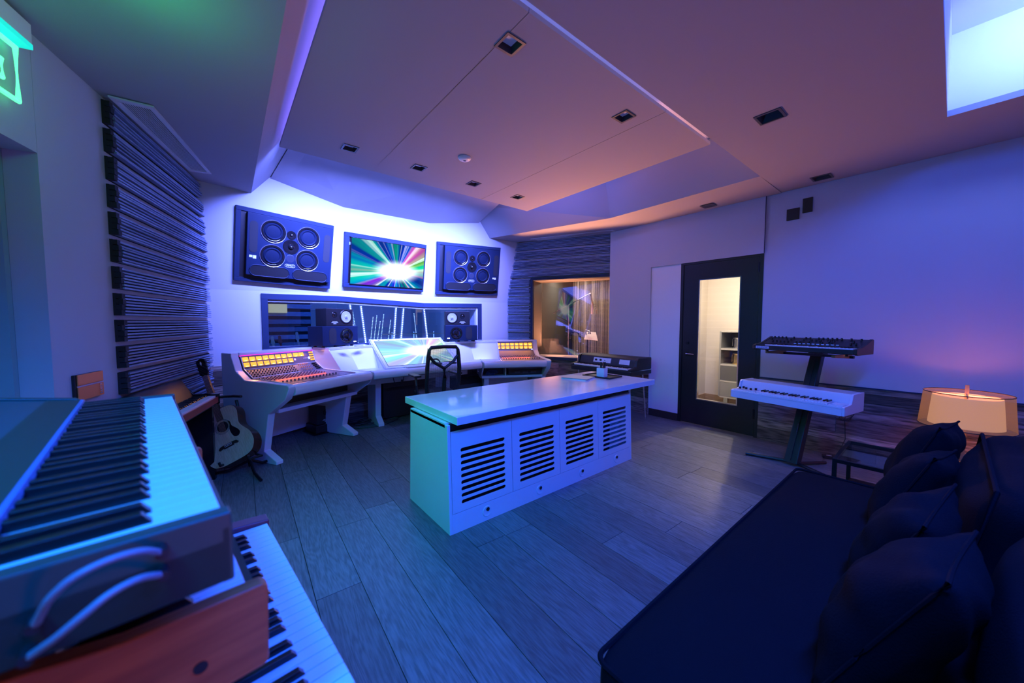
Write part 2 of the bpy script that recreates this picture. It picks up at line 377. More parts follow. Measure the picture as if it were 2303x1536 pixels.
# ---- left wall: runs from the slat panel back past the camera, with a doorway recess
LA = Vector((-.545,3.41,0)); LB = Vector((-.169,4.82,0)); LD = (LB-LA).normalized(); LN = Vector((LD.y,-LD.x,0))  # LN points into the room
def LW(s_, n_, z): p = LA + LD*s_ + LN*n_; return (p.x, p.y, z)
def lbox(name, m, s0, s1, n0, n1, z0, z1, parent=None, kind='structure'):
    return MB().hexa([LW(s0,n0,z0),LW(s1,n0,z0),LW(s1,n1,z0),LW(s0,n1,z0),LW(s0,n0,z1),LW(s1,n0,z1),LW(s1,n1,z1),LW(s0,n1,z1)]).build(name, m, parent, kind=kind)
S0 = -.537   # corner of the recess
wl = lbox('wall_left', WALL, S0, 2.05, -.12, 0, 0, 2.85)
lbox('wall_left_header', WALL, -2.6, S0-.002, -.12, 0, 2.185, 2.85)
lbox('wall_left_jamb', mat('jamb_paint', (.30,.42,.40), .6), S0-.03, S0-.001, -.42, -.12, 0, 2.185)
lbox('wall_left_recess', WALL, -2.6, S0+.1, -.50, -.42, 0, 2.3)
lbox('ceiling_recess', CEIL, -2.6, S0, -.42, -.12, 2.19, 2.30)
lbox('wall_left_near', WALL, -6.2, -2.6, -.12, 0, 0, 2.85)
# black framed panel hung in the recess
o = lbox('wall_speaker', BLACK, -1.20, -.78, -.418, -.36, 1.43, 1.70, kind=None); tag(o, 'small black box hung in the recess at the left edge of the room', 'box')
# slats: groups of thin horizontal slats on a dark backing
def slat_panel(parent, z0, z1, L_, M, n_slats, cut, seed, block=0):
    rd = random.Random(seed); pb = MB().box(.004, L_, -.014, 0, z0, z1)
    if block:
        for k in range(4): pb.box(.004, block, -.014-rd.uniform(.022,.034), -.014, z0+(z1-z0)*k/4+.002, z0+(z1-z0)*(k+1)/4-.002)
    p = pb.build('slat_panel', mat('slat_backing', (.015,.016,.02), .8), parent)
    p.matrix_local = M
    h = (z1-z0)/n_slats
    for i in range(n_slats):
        z = z0+h*i; a, b = cut((z+h/2)); d = rd.choice((.018,.024,.034,.028)); e_ = rd.uniform(-.006,.006)
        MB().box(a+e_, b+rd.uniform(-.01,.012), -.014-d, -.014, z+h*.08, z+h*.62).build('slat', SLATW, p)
    return p
ML_ = Matrix.Translation((LA.x, LA.y, 0)) @ Matrix.Rotation(math.atan2(LD.y, LD.x), 4, 'Z')
gz = [.187+.1722*i for i in range(15)]
for i, z in enumerate(gz):
    top = min(z+.144, 2.752)
    far = 1.60
    slat_panel(wl, z, top, far, ML_, 7, lambda zz, f=far: (.035, f), 100+i, .042)
lbox('wainscot_left', RECLAIM, 1.46, 1.9, 0, .01, 0, .10)
# orange plate with a row of switches
t = thing('wall_control', 'orange wall control plate with a column of five small buttons', 'control panel', LW(-.30, .0, .985), math.atan2(LD.y, LD.x))
MB().box(-.115, .115, -.016, -.001, -.072, .072).build('back_box', BLACK, t, bevel=.003)
MB().box(-.105, .115, -.022, -.0165, .012, .072).build('upper_plate', ORPL, t, bevel=.002)
MB().box(-.105, .115, -.022, -.0165, -.072, .002).build('lower_plate', ORPL, t, bevel=.002)
MB().box(-.105, .115, -.0205, -.0165, .003, .011).build('divider', mat('plate_divider', (.6,.35,.4), .4), t)
for k in range(5): MB().box(.072, .094, -.026, -.0225, -.060+k*.013, -.052+k*.013).build('button', CHROME, t)

# ---- right slat wall with the booth window
RA = Vector((4.868,3.427,0)); RB = Vector((4.04,5.085,0)); RDv = (RB-RA).normalized(); RN = Vector((-RDv.y,RDv.x,0))
if RN.x > 0: RN = -RN
RL = (RB-RA).length
# local frame of the right slat wall: x from far (front) end towards near end, -y into the room
MRw = Matrix.Translation((RB.x, RB.y, 0)) @ Matrix.Rotation(math.atan2(-RDv.y, -RDv.x), 4, 'Z')
def robj(mb, name, m, kind='structure', parent=None, **k):
    o = mb.build(name, m, parent, kind=kind, **k); o.matrix_world = MRw; return o
WX0, WX1, WZ0, WZ1 = .44, RL-.015, .70, 2.115     # window frame outer
wall_r = robj(MB().box(0, WX0, 0, .14, 0, 2.8).box(WX1, RL+.02, 0, .14, 0, 2.8).box(WX0, WX1, 0, .14, 0, WZ0).box(WX0, WX1, 0, .14, WZ1, 2.8), 'wall_front_right', WALL)
gz2 = [.867+.158*i for i in range(12)]
for i, z in enumerate(gz2):
    top = min(z+.132, 2.742)
    w_ = WX0-.02 if top < WZ1+.02 else RL-.02
    slat_panel(wall_r, z, top, w_, Matrix.Identity(4), 6, lambda zz, f=w_: (0, f), 200+i)
planks(wall_r, RL-.01, 0, .69, Matrix.Identity(4), seed=9)
wn = robj(MB().box(WX0, WX1, -.045, .0, WZ0, WZ0+.045).box(WX0, WX1, -.045, 0, WZ1-.045, WZ1).box(WX0, WX0+.045, -.045, 0, WZ0+.045, WZ1-.045).box(WX1-.045, WX1, -.045, 0, WZ0+.045, WZ1-.045), 'window_2', DARKF)
MB().box(WX0+.05, WX1-.03, 0, .40, WZ0+.0, WZ0+.05).build('window_sill', mat('window_sill_cream', (.45,.42,.38), .5), wn)
MB().box(WX0+.05, WX1-.03, 0, .40, WZ1-.05, WZ1).build('window_head', mat('window_lining', (.06,.055,.045), .6), wn)
MB().box(WX0+.0, WX0+.05, 0, .40, WZ0, WZ1).build('window_jamb', mat('window_lining', (.06,.055,.045), .6), wn)
def py(x, z): return .37-.234*(x-WX0)+.087*(z-1.4)
rw = MB(); X0_, X1_, Z0_, Z1_ = WX0+.05, WX1-.045, WZ0+.05, WZ1-.05     # the pane is set askew in its deep lining
rw.hexa([(X0_,py(X0_,Z0_),Z0_),(X1_,py(X1_,Z0_),Z0_),(X1_,py(X1_,Z0_)+.008,Z0_),(X0_,py(X0_,Z0_)+.008,Z0_),(X0_,py(X0_,Z1_),Z1_),(X1_,py(X1_,Z1_),Z1_),(X1_,py(X1_,Z1_)+.008,Z1_),(X0_,py(X0_,Z1_)+.008,Z1_)])
g = rw.build('pane', GLASSW, wn)

# ---- front wall: vertical lower part with the long window, leaning upper part in three facets
J = [(-.121,5.001,1.70),(1.203,5.20,1.722),(2.484,5.30,1.676),(4.03,5.09,1.70)]
T = [(-.175,4.80,2.80),(.292,4.893,2.76),(.468,4.887,2.946),(1.256,5.02,2.824),(2.516,5.10,2.85),(3.322,4.984,2.962),(3.525,4.985,2.76),(4.135,4.89,2.80)]
def up(p, q_, z):    # point beyond q_ on the line p->q_ at height z
    t = (z-p[2])/(q_[2]-p[2]); return lerp(p, q_, t)
TZ = 3.3
wf = MB()
for (p0, p1, t1, t0) in ((J[0],J[1],T[3],T[0]),(J[1],J[2],T[4],T[3]),(J[2],J[3],T[7],T[4])):
    a0, a1 = up(p0,t0,TZ), up(p1,t1,TZ); dd = (0,.03,0)
    def bk_(p): return (p[0], p[1]+.03, p[2])
    wf.hexa([p0, p1, bk_(p1), bk_(p0), a0, a1, bk_(a1), bk_(a0)])
wfu = struct(wf.build('wall_front', WALL))
# lower wall with opening (x .36 .. 3.49, z 1.03 .. 1.68)
def fw(x):   # y of the lower wall at x
    for a, b in zip(J[:-1], J[1:]):
        if x <= b[0]: return a[1]+(b[1]-a[1])*(x-a[0])/(b[0]-a[0])
    return J[-1][1]
def jz(x):
    for a, b in zip(J[:-1], J[1:]):
        if x <= b[0]: return a[2]+(b[2]-a[2])*(x-a[0])/(b[0]-a[0])
    return J[-1][2]
def wseg(mb, xs, z0, z1, n0, n1):
    for a, b in zip(xs[:-1], xs[1:]):
        za0, zb0 = (z0(a), z0(b)) if callable(z0) else (z0, z0); za1, zb1 = (z1(a), z1(b)) if callable(z1) else (z1, z1)
        mb.hexa([(a,fw(a)+n0,za0),(b,fw(b)+n0,zb0),(b,fw(b)+n1,zb0),(a,fw(a)+n1,za0),(a,fw(a)+n0,za1),(b,fw(b)+n0,zb1),(b,fw(b)+n1,zb1),(a,fw(a)+n1,za1)])
xsall = [-.12,.357,1.203,2.484,3.492,4.04]
m_ = MB(); wseg(m_, [-.12,.357], 0, jz, 0, .12); wseg(m_, [3.492,4.04], 0, jz, 0, .12); wseg(m_, [.357,1.203,2.484,3.492], 0, 1.0, 0, .12)
wseg(m_, [.357,1.203,2.484,3.492], lambda x: jz(x)-.03, jz, 0, .12)
wfl = struct(m_.build('wall_front_lower', WALL))
m_ = MB(); FX = [.357,1.203,2.484,3.492]
wseg(m_, FX, lambda x: jz(x)-.095, lambda x: jz(x)-.028, -.02, .0); wseg(m_, FX, 1.0, 1.05, -.02, 0)
wseg(m_, [.357,.42], 1.05, lambda x: jz(x)-.09, -.02, 0); wseg(m_, [3.425,3.492], 1.05, lambda x: jz(x)-.09, -.02, 0)
w1 = struct(m_.build('window_1', DARKF))
m_ = MB(); wseg(m_, [.40,1.203,2.484,3.45], lambda x: jz(x)-.125, lambda x: jz(x)-.09, .0, .14); wseg(m_, [.40,1.203,2.484,3.45], 1.0, 1.04, 0, .30); m_.build('window_stop', mat('window_stop', (.22,.23,.26), .4), w1)
m_ = MB(); wseg(m_, [3.40,3.43], 1.04, lambda x: jz(x)-.1, 0, .30); m_.build('window_reveal', WHITEW, w1)
for a, b in ((.41,1.2),(1.206,2.481),(2.487,3.43)):
    m_ = MB(); wseg(m_, [a,b], 1.04, lambda x: jz(x)-.1, .05, .056); m_.build('pane', GLASSW, w1)
# wainscot planks on the lowest part of the front wall
for i, (a, b) in enumerate(zip(J[:-1], J[1:])):
    d = Vector((b[0]-a[0], b[1]-a[1], 0)); Mx = Matrix.Translation((a[0],a[1],0)) @ Matrix.Rotation(math.atan2(d.y,d.x),4,'Z')
    planks(wfl, d.length, 0, .87, Mx, seed=20+i, lens=(1.1,1.4))

# ---- ceiling
HL = []
def dl_hole(x, y, sx, sy): HL.append((x, y, sx, sy))
# rear ceiling plate, z 2.76, with LED well
down_rear = [(2.974,.854,.10,.10,0),(4.599,.871,.10,.10,0)]
holes = [(x-.068,x+.068,y-.068,y+.068) for x,y,*_ in down_rear] + [(-1.0,3.93,-.62,.088)]
wellh = holes[-1]
c1 = struct(plate_holes(-1.75, 4.93, -2.25, 1.24, 2.76, 2.80, holes).build('ceiling', CEIL))
struct(MB().box(3.93,3.97,-.66,.12,2.80,3.30).build('wall_well_end', WHITEW))
struct(MB().box(-1.0,3.93,.09,.13,2.80,3.30).build('wall_well_front', WHITEW))
struct(MB().box(-1.0,3.93,-.68,-.64,2.80,3.30).build('wall_well_back', WHITEW))
struct(MB().box(-1.0,3.97,-.68,.13,3.30,3.34).build('ceiling_well', WHITEW))
# fascia of the rear ceiling, facing the front
struct(MB().box(.2,4.15,1.215,1.24,2.80,3.3).build('trim_2', WHITEW))
# left soffit (z 2.76) and its slope
struct(slab([(-1.2,1.24,2.76),(.262,1.24,2.76),(.292,4.895,2.755),(-.18,4.86,2.76),(-.545,3.41,2.76),(-.72,2.75,2.76)], .03, 'ceiling_left', CEIL))
struct(slab([(.262,1.24,2.76),(.62,1.24,3.19),(.66,4.95,3.19),(.292,4.93,2.755)], .02, 'ceiling_left_slope', CEIL))
# right soffit
down_soff = [(4.55,1.90)]
PRS = [(4.10,1.24),(4.15,3.0),(3.53,5.02),(4.16,4.99),(4.95,3.41),(4.93,1.24)]
struct(slab([(PRS[0][0],PRS[0][1],2.76),(PRS[1][0],PRS[1][1],2.76),(PRS[4][0],PRS[4][1],2.742),(PRS[5][0],PRS[5][1],2.752)], .03, 'ceiling_right', CEIL))
struct(slab([(4.15,3.0,2.76),(3.53,5.02,2.757),(4.16,4.99,2.755),(4.95,3.41,2.742)], .03, 'ceiling_right_front', CEIL))
struct(slab([(4.10,1.24,2.76),(4.15,3.0,2.76),(4.02,3.0,3.24),(3.97,1.24,3.24)], .02, 'ceiling_right_slope', CEIL))
struct(slab([(4.15,3.0,2.76),(3.53,5.02,2.757),(3.12,5.02,3.24),(4.02,3.0,3.24)], .02, 'ceiling_right_front_slope', CEIL))
# blue sloping panels above the front wall
B0 = [(.468,4.90,2.946),(1.257,5.04,2.824),(2.514,5.12,2.85),(3.322,5.0,2.962)]; B1 = [(.62,3.9,3.14),(1.38,3.8,3.17),(2.50,3.8,3.17),(3.25,4.0,3.19)]
for a in range(3): struct(slab([B0[a],B0[a+1],B1[a+1],B1[a]], .02, 'ceiling_front_panel', CEIL))
struct(MB().box(.2,4.6,1.2,4.6,3.25,3.29).build('ceiling_deck', WHITEW))
struct(MB().box(-1.9,5.3,-2.4,5.8,3.42,3.46).build('ceiling_upper', WHITEW))
# hanging ceiling panel: three boards
down_cl = [(1.27,1.586),(2.348,1.592),(.914,3.369),(1.548,3.363),(2.186,3.368),(2.828,3.385)]
cloud = struct(MB().box(.45,3.26,1.45,3.7,2.885,2.90).build('ceiling_cloud', WHITEW))
xs_ = [(.435,1.218,.470,1.176),(1.222,2.530,1.182,2.530),(2.534,3.284,2.534,3.132)]
for (a, b, _, _) in xs_:
    hs_ = [(x-.055,x+.055,y-.055,y+.055) for x,y in down_cl if a < x < b]
    plate_holes(a, b, 1.37 if a > 1 else 1.37, 3.73, 2.86, 2.885, hs_).build('ceiling_board', CEIL, cloud)
# downlights
def downlight(x, y, z, s, label, flat=False):
    t = thing('downlight', label, 'ceiling light', (x,y,z), 0, 'square recessed ceiling lights')
    f = MB(); o_, i_ = s/2, s/2-.014
    for a in ((-o_,o_,-o_,-i_),(-o_,o_,i_,o_),(-o_,-i_,-i_,i_),(i_,o_,-i_,i_)): f.box(*a, -.005, .0)
    f.build('frame', mat('downlight_frame', (.07,.07,.075), .4), t)
    if flat:
        MB().box(-i_,i_,-i_,i_,-.0035,-.001).build('baffle', mat('downlight_baffle', (.03,.03,.032), .3), t); return t
    b = MB(); k = i_*.45
    b.add([(-i_,-i_,0),(i_,-i_,0),(i_,i_,0),(-i_,i_,0),(-k,-k,.05),(k,-k,.05),(k,k,.05),(-k,k,.05)], [(0,1,5,4),(1,2,6,5),(2,3,7,6),(3,0,4,7),(4,5,6,7)])
    b.build('baffle', mat('downlight_baffle', (.03,.03,.032), .3), t)
    return t
dls = [(1.27,1.586,2.86,.125,'nearest square recessed downlight on the hanging ceiling panel'),
 (2.348,1.592,2.86,.125,'square downlight beside the seam near the rear edge of the hanging panel'),
 (.914,3.369,2.86,.125,'leftmost of the four small square downlights along the front edge of the hanging panel'),
 (1.548,3.363,2.86,.125,'second from the left of the four downlights at the front edge of the hanging panel'),
 (2.186,3.368,2.86,.125,'third from the left of the four downlights at the front edge of the hanging panel'),
 (2.828,3.385,2.86,.125,'rightmost of the four downlights at the front edge of the hanging panel'),
 (2.974,.854,2.76,.155,'square downlight in the dark rear ceiling behind the ridge'),
 (4.599,.871,2.76,.155,'square downlight close to the right wall above the two black wall plates'),
 (4.60,1.92,2.748,.14,'square downlight in the warm lit soffit over the black door',True)]
for d in dls: downlight(*d)
t = thing('smoke_detector', 'small round white smoke detector in the middle of the hanging ceiling panel', 'smoke detector', (1.787,2.90,2.86))
MB().lathe([(0,-.026),(.030,-.026),(.052,-.016),(.060,-.004),(.060,0)], 24).build('housing', mat('detector_white', (.85,.85,.85), .4), t, smooth=True)
MB().cyl((0,0,-.028), .014, .007, n=14).build('sensor', GREYP, t)
# ceiling air grilles
def grille(name, label, P, n):
    """P: four corners on the ceiling: near-wall start, room start, room end, wall end"""
    t = thing(name, label, 'air vent', (P[0][0], P[0][1], 2.757))
    Q = [Vector((p[0]-P[0][0], p[1]-P[0][1], 0)) for p in P]
    def B(u, v): return Q[0]*(1-u)*(1-v)+Q[1]*u*(1-v)+Q[2]*u*v+Q[3]*(1-u)*v
    def bar(u0,u1,v0,v1,z0,z1,nm,m):
        a=[B(u0,v0),B(u1,v0),B(u1,v1),B(u0,v1)]
        return MB().hexa([(p.x,p.y,z0) for p in a]+[(p.x,p.y,z1) for p in a]).build(nm,m,t)
    bar(.02,.98,.01,.99,-.002,.001,'backing',BLACK)
    bar(0,1,0,.035,-.012,-.002,'frame',DESK); bar(0,1,.965,1,-.012,-.002,'frame',DESK); bar(0,.14,.035,.965,-.012,-.002,'frame',DESK); bar(.86,1,.035,.965,-.012,-.002,'frame',DESK)
    for i in range(n):
        u = .14+.72*(i+.25)/n; bar(u, u+.72/n*.45, .035, .965, -.0065, -.0035, 'louver', DESK)
grille('air_vent', 'long slotted ceiling vent above the left slat wall', [(-.505,3.36),(-.30,3.34),(-.03,4.48),(-.19,4.52)], 12)
grille('air_vent', 'slotted ceiling vent above the right slat wall and booth window', [(4.86,3.36),(4.66,3.32),(4.09,4.56),(4.27,4.62)], 8)

# two black plates high on the right wall
for k, (y0, y1, z0, z1, lb) in enumerate(((1.075,1.185,2.44,2.56,'larger black square plate high on the right wall'),(.967,1.050,2.49,2.64,'narrow black plate high on the right wall, right of the square one'))):
    t = thing('wall_plate', lb, 'wall plate', (XR, (y0+y1)/2, (z0+z1)/2))
    hy, hz = (y1-y0)/2, (z1-z0)/2
    MB().box(-.014,0,-hy,hy,-hz,hz).build('panel', BLACK, t, bevel=.003)

# ================================================================ DOOR with glass, store room behind
dr = thing('door', 'black door with a tall glass pane and lever handle in the right wall', 'door', (XR,1.85,0))
D0, D1 = 1.385-1.85, 2.32-1.85; GZ0, GZ1, GY0, GY1 = .336, 1.895, 1.603-1.85, 2.086-1.85
struct(MB().box(XR-.005, XR+.09, 1.38, 1.42, 0, 2.125).box(XR-.005, XR+.09, 2.285, 2.32, 0, 2.125).box(XR-.005,XR+.09,1.42,2.285,2.10,2.125).build('door_frame', DOORM))
f = MB().box(.005,.055,D0+.04,GY0,.01,2.098).box(.005,.055,GY1,D1-.038,.01,2.098).box(.005,.055,GY0,GY1,.01,GZ0).box(.005,.055,GY0,GY1,GZ1,2.098)
f.build('leaf', DOORM, dr)
st = MB()
for a in ((GY0,GY0+.012,GZ0,GZ1),(GY1-.012,GY1,GZ0,GZ1)): st.box(-.002,.05,a[0],a[1],a[2],a[3])
st.box(-.002,.05,GY0+.012,GY1-.012,GZ0,GZ0+.012).box(-.002,.05,GY0+.012,GY1-.012,GZ1-.012,GZ1); st.build('glazing_bead', CHROME, dr)
MB().box(.026,.032,GY0+.01,GY1-.01,GZ0+.01,GZ1-.01).build('pane', GLASSD, dr)
h = MB().cyl((-.03,D1-.105,.93), .009, .035, 'x').tube([(-.03,D1-.105,.93),(-.035,D1-.13,.93),(-.035,D1-.21,.928)], .008); h.build('handle', CHROME, dr, smooth=True)
MB().cyl((-.006,D1-.105,.93), .026, .011, 'x', 20).build('handle_rose', BLACKM, dr)
MB().cyl((-.006,D1-.105,1.07), .02, .011, 'x', 20).build('lock', BLACKM, dr)
for z in (.22, 1.92): MB().cyl((-.002,D0+.04,z), .010, .11, 'z').build('hinge', BLACKM, dr)
# store room
struct(MB().box(4.9,6.9,.5,3.35,-.06,0).build('floor_store_room', FLOORW))
struct(MB().box(4.9,6.9,.5,3.35,2.45,2.5).build('ceiling_store_room', CREAM))
struct(MB().box(6.45,6.5,.5,3.35,0,2.45).build('wall_store_back', CREAM))
struct(MB().box(4.93,6.5,2.66,2.70,0,2.45).build('wall_store_left', CREAM)); struct(MB().box(4.93,6.5,.5,.55,0,2.45).build('wall_store_right', CREAM))
struct(MB().box(6.435,6.45,.55,2.66,0,.12).box(5.0,6.435,2.645,2.66,0,.12).build('baseboard_store', wood('baseboard_oak', (.35,.22,.13),(.5,.33,.2),'Y')))
# flight case shelf with drums
rk = thing('drum_rack', 'tall grey flight case with open shelves of snare drums behind the glass door', 'shelf', (5.95,2.0,0))
rw_, rd_ = .55, .45
zz = [.20,.445,.695,.935,1.205]
MB().box(0,rd_,-rw_+.26,-rw_+.285,.2,1.205).box(0,rd_,.235,.26,.2,1.205).build('side_panel', STEEL, rk)
MB().box(rd_-.02,rd_,-rw_+.285,.235,.2,1.205).build('back_panel', mat('case_inner', (.10,.10,.10), .5), rk)
for z in zz: MB().box(-.004,rd_-.02,-rw_+.285,.235,z-.012,z+.012).build('shelf', mat('case_edge', (.75,.72,.66), .35, .5), rk)
MB().box(-.008,0,-rw_+.29,.23,.215,.43).build('drawer_front', STEEL, rk)
MB().box(-.004,.0,-rw_+.29,.23,.46,.68).build('cloudy_panel', mat('case_smoke', (.14,.14,.14), .2), rk)
for y in (-.22,.16): 
    MB().cyl((.1,y,.06), .055, .03, 'y', 18).build('caster', CHROME, rk, smooth=True); MB().box(.07,.13,y-.01,y+.045,.10,.19).build('caster_bracket', CHROME, rk)
for (z, m_s, m_l, lb) in ((.948,CHROME,CHROME,'chrome snare drum on the top shelf of the flight case'),(.708,mat('brass_shell', (.5,.38,.2), .3,.8),GOLD,'brass fitted snare drum on the second shelf of the flight case')):
    s = thing('snare_drum', lb, 'drum', (6.13,1.95,z), 0, 'snare drums in the flight case')
    MB().cyl((0,0,.012), .165, .14, n=28).build('shell', m_s, s, smooth=True)
    MB().lathe([(.165,0),(.176,0),(.176,.018),(.165,.018)], 28).build('hoop', m_l, s); MB().lathe([(.165,.146),(.176,.146),(.176,.164),(.165,.164)], 28).build('hoop', m_l, s)
    for k in range(8):
        a = k*math.pi/4+.2; MB().cyl((.180*math.cos(a),.180*math.sin(a),.03), .006, .11, n=8).build('lug', m_l, s)

# ================================================================ VOCAL BOOTH behind the right window (local frame of that wall)
def BP(x, y, z): p = MRw @ Vector((x,y,z)); return p
struct(robj(MB().box(-.5,2.4,.14,3.0,-.06,0), 'floor_booth', mat('booth_carpet', (.08,.07,.06), .9)))
struct(robj(MB().box(-.5,2.4,.14,3.0,2.5,2.55), 'ceiling_booth', CREAM))
struct(robj(MB().box(-.5,2.4,2.95,3.0,0,2.5), 'wall_booth_back', mat('booth_fabric', (.05,.05,.055), .9)))
struct(robj(MB().box(.33,.40,.42,2.95,0,2.5), 'wall_booth_left', mat('booth_fabric_grey', (.09,.085,.07), .9)))
struct(robj(MB().box(2.35,2.4,.14,2.95,0,2.5), 'wall_booth_right', mat('booth_fabric_grey', (.09,.085,.07), .9)))
cm = MB(); rd = random.Random(2)
for i in range(170):
    x_ = .62+1.7*i/170+rd.uniform(-.004,.004); y_ = 2.15+.05*math.sin(i*.35)+rd.uniform(-.02,.02); cm.box(x_-.0022,x_+.0022,y_-.002,y_+.002,.02,2.46)
o = robj(cm, 'string_curtain', CURT, kind='stuff'); tag(o, 'brown string curtain hanging across the booth behind the window', 'curtain')
# boom microphone on its stand
def P3(x,y,z): return (x,y,z)
bx = thing('microphone_stand', 'chrome boom stand with arm reaching over the booth', 'microphone stand', tuple(BP(.85,.95,0)), MRw.to_euler().z)
MB().cyl((0,0,0), .16, .02, n=24).cyl((0,0,.02), .013, 1.66, n=10).build('pole', CHROME, bx, smooth=True)
MB().tube([(-.30,-.05,1.52),(0,0,1.68),(.42,.05,1.90)], [.011,.010,.007]).build('boom_arm', CHROME, bx, smooth=True)
mc = thing('microphone', 'silver condenser microphone with pop screen hanging from the boom arm', 'microphone', tuple(BP(1.30,1.0,1.50)), MRw.to_euler().z)
MB().lathe([(0,0),(.024,.0),(.028,.01),(.028,.16),(.020,.21),(.012,.24),(0,.24)], 18).build('body', mat('mic_silver', (.7,.68,.62), .3, .6), mc, smooth=True)
MB().tube([(0,0,.24),(-.01,0,.30),(-.03,0,.38)], .008).build('swivel', CHROME, mc)
MB().lathe([(0,-.004),(.05,-.002),(.05,.002),(0,.004)], 20, 'x', (.085,0,.05)).build('pop_screen', mat('pop_mesh', (.6,.6,.58), .5), mc, smooth=True)
MB().tube([(0,0,.22),(.04,0,.18),(.07,0,.10)], .003).build('gooseneck', CHROME, mc)
# music stand, headphones and clip lamp
ms = thing('music_stand', 'music stand with a white sheet lit by a clip lamp in the booth', 'music stand', tuple(BP(1.22,.98,0)), MRw.to_euler().z)
MB().cyl((0,0,.02), .011, 1.0, n=10).tube([(-.22,0,.01),(0,0,.14),(.22,0,.01)], .01).build('pole', BLACKM, ms)
MB().hexa([(-.04,-.12,1.02),(.22,-.12,1.00),(.22,-.11,1.00),(-.04,-.11,1.02),(-.04,.10,1.16),(.14,.10,1.15),(.14,.11,1.15),(-.04,.11,1.16)]).build('desk', PAPER, ms)
MB().tube([(-.02,0,1.10),(-.03,-.02,1.20),(.05,-.04,1.17)], .008).cyl((.05,-.06,1.12), .035, .05, n=14, r2=.015).build('lamp', CHROME, ms)
hp = thing('headphones', 'pair of headphones hung on a pole in the booth', 'headphones', tuple(BP(1.0,.95,0)), MRw.to_euler().z)
MB().cyl((0,0,0), .12, .015, n=20).cyl((0,0,0.015), .010, .98, n=10).build('pole', CHROME, hp)
MB().tube([(-.09*math.cos(a)-.02, 0, 1.06+.10*math.sin(a)) for a in [k*math.pi/10 for k in range(11)]], .010).build('headband', BLACKM, hp, smooth=True)
MB().lathe([(0,-.02),(.04,-.02),(.045,.02),(0,.03)], 18, 'x', (.075,0,1.05)).build('ear_cup', BLACKM, hp, smooth=True)
MB().lathe([(0,-.02),(.04,-.02),(.045,.02),(0,.03)], 18, 'x', (-.10,0,1.03)).build('ear_cup', BLACKM, hp, smooth=True)

# ================================================================ LIVE ROOM behind the long window
struct(MB().box(-1.5,4.0,5.6,9.0,-.06,0).build('floor_live_room', mat('live_floor', (.15,.14,.13), .5)))
struct(MB().box(-1.5,4.3,8.9,9.0,0,3.2).build('wall_live_back', mat('live_wall', (.45,.45,.47), .8)))
struct(MB().box(-1.5,-1.4,5.6,9.0,0,3.2).build('wall_live_left', mat('live_wall', (.45,.45,.47), .8)))
struct(MB().box(4.0,4.1,5.65,9.0,0,3.2).build('wall_live_right', mat('live_wall', (.45,.45,.47), .8)))
struct(MB().box(-1.5,4.1,5.6,9.0,3.2,3.25).build('ceiling_live_room', mat('live_wall', (.45,.45,.47), .8)))
# slatted baffle at the left of the live room
lv = struct(MB().box(-.6,1.35,7.95,8.0,0,2.4).build('wall_live_baffle', mat('slat_backing', (.015,.016,.02), .8)))
for i in range(14):
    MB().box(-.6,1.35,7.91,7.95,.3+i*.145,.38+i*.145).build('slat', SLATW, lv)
# small lit window
o = MB().box(.66,.95,7.86,7.90,1.52,1.68).build('window_3', mat('window_warm', (.8,.7,.3), .5, emit=(.62,.58,.22), es=.7)); struct(o)
# slanted LED strips on white boards
SL = [((1.998,1.678),(2.085,1.054)),((2.203,1.684),(2.294,1.048)),((2.926,1.676),(2.851,1.034)),((3.095,1.681),(3.009,1.03)),((3.581,1.653),(3.665,1.033))]
SP = ['leftmost','second from the left','third from the left','fourth from the left','rightmost']
for (a, b), w_ in zip(SL, SP):
    dx = (b[0]-a[0])/(a[1]-b[1]); top = (a[0]-dx*.15, a[1]+.15); bot = (b[0]+dx*.6, b[1]-.6)
    t = thing('led_light_bar', w_+' slanted bar of bright LEDs behind the long window', 'light bar', (bot[0],7.6,0), 0, 'slanted LED bars in the live room')
    H = top[1]; X = top[0]-bot[0]
    MB().hexa([(-.03,0,0),(.03,0,0),(.03,.03,0),(-.03,.03,0),(X-.03,0,H),(X+.03,0,H),(X+.03,.03,H),(X-.03,.03,H)]).build('bar', mat('led_bar_body', (.5,.5,.55), .5), t)
    s_ = MB(); n = 46
    for k in range(n):
        u = (k+.5)/n; s_.box(X*u-.009, X*u+.009, -.008, -.001, H*u-.010, H*u+.010)
    s_.build('led', STRIPL, t, kind='stuff')
DT = [((2.159,1.656),(2.242,1.068)),((2.056,1.635),(2.137,1.07)),((2.996,1.437),(2.939,1.031)),((2.603,1.50),(2.548,1.042)),((2.688,1.538),(2.622,1.04)),((2.842,1.579),(2.774,1.036)),((3.548,1.592),(3.595,1.116)),((2.76,1.40),(2.70,1.04))]  # glass reflections of the LED bars, modelled as glowing dots on threads
for i, (a, b) in enumerate(DT):
    dx = (b[0]-a[0])/(a[1]-b[1]); bot = (b[0]+dx*(b[1]-.3), .3)
    o_ = thing('led_reflection', ['second','first','seventh','third','fourth','sixth','eighth','fifth'][i]+' dotted string from the left imitating LED bar reflections in the long window', 'reflection', (bot[0],8.1,0), 0, 'imitated reflections of the LED bars')
    s_ = MB(); l_ = MB(); n = int((a[1]-.3)/.032)
    for k in range(n):
        z_ = .3+.032*k; x_ = (a[0]-bot[0])*(z_-.3)/(a[1]-.3); s_.box(x_-.006,x_+.006,-.006,.006,z_-.006,z_+.006)
    s_.build('led', mat('reflection_dot', (1,1,1), .5, emit=(.4,.6,1), es=4), o_, kind='stuff')
    MB().tube([(0,.01,.0),(a[0]-bot[0],.01,a[1])], .002, 5).build('added_wire', BLACK, o_)
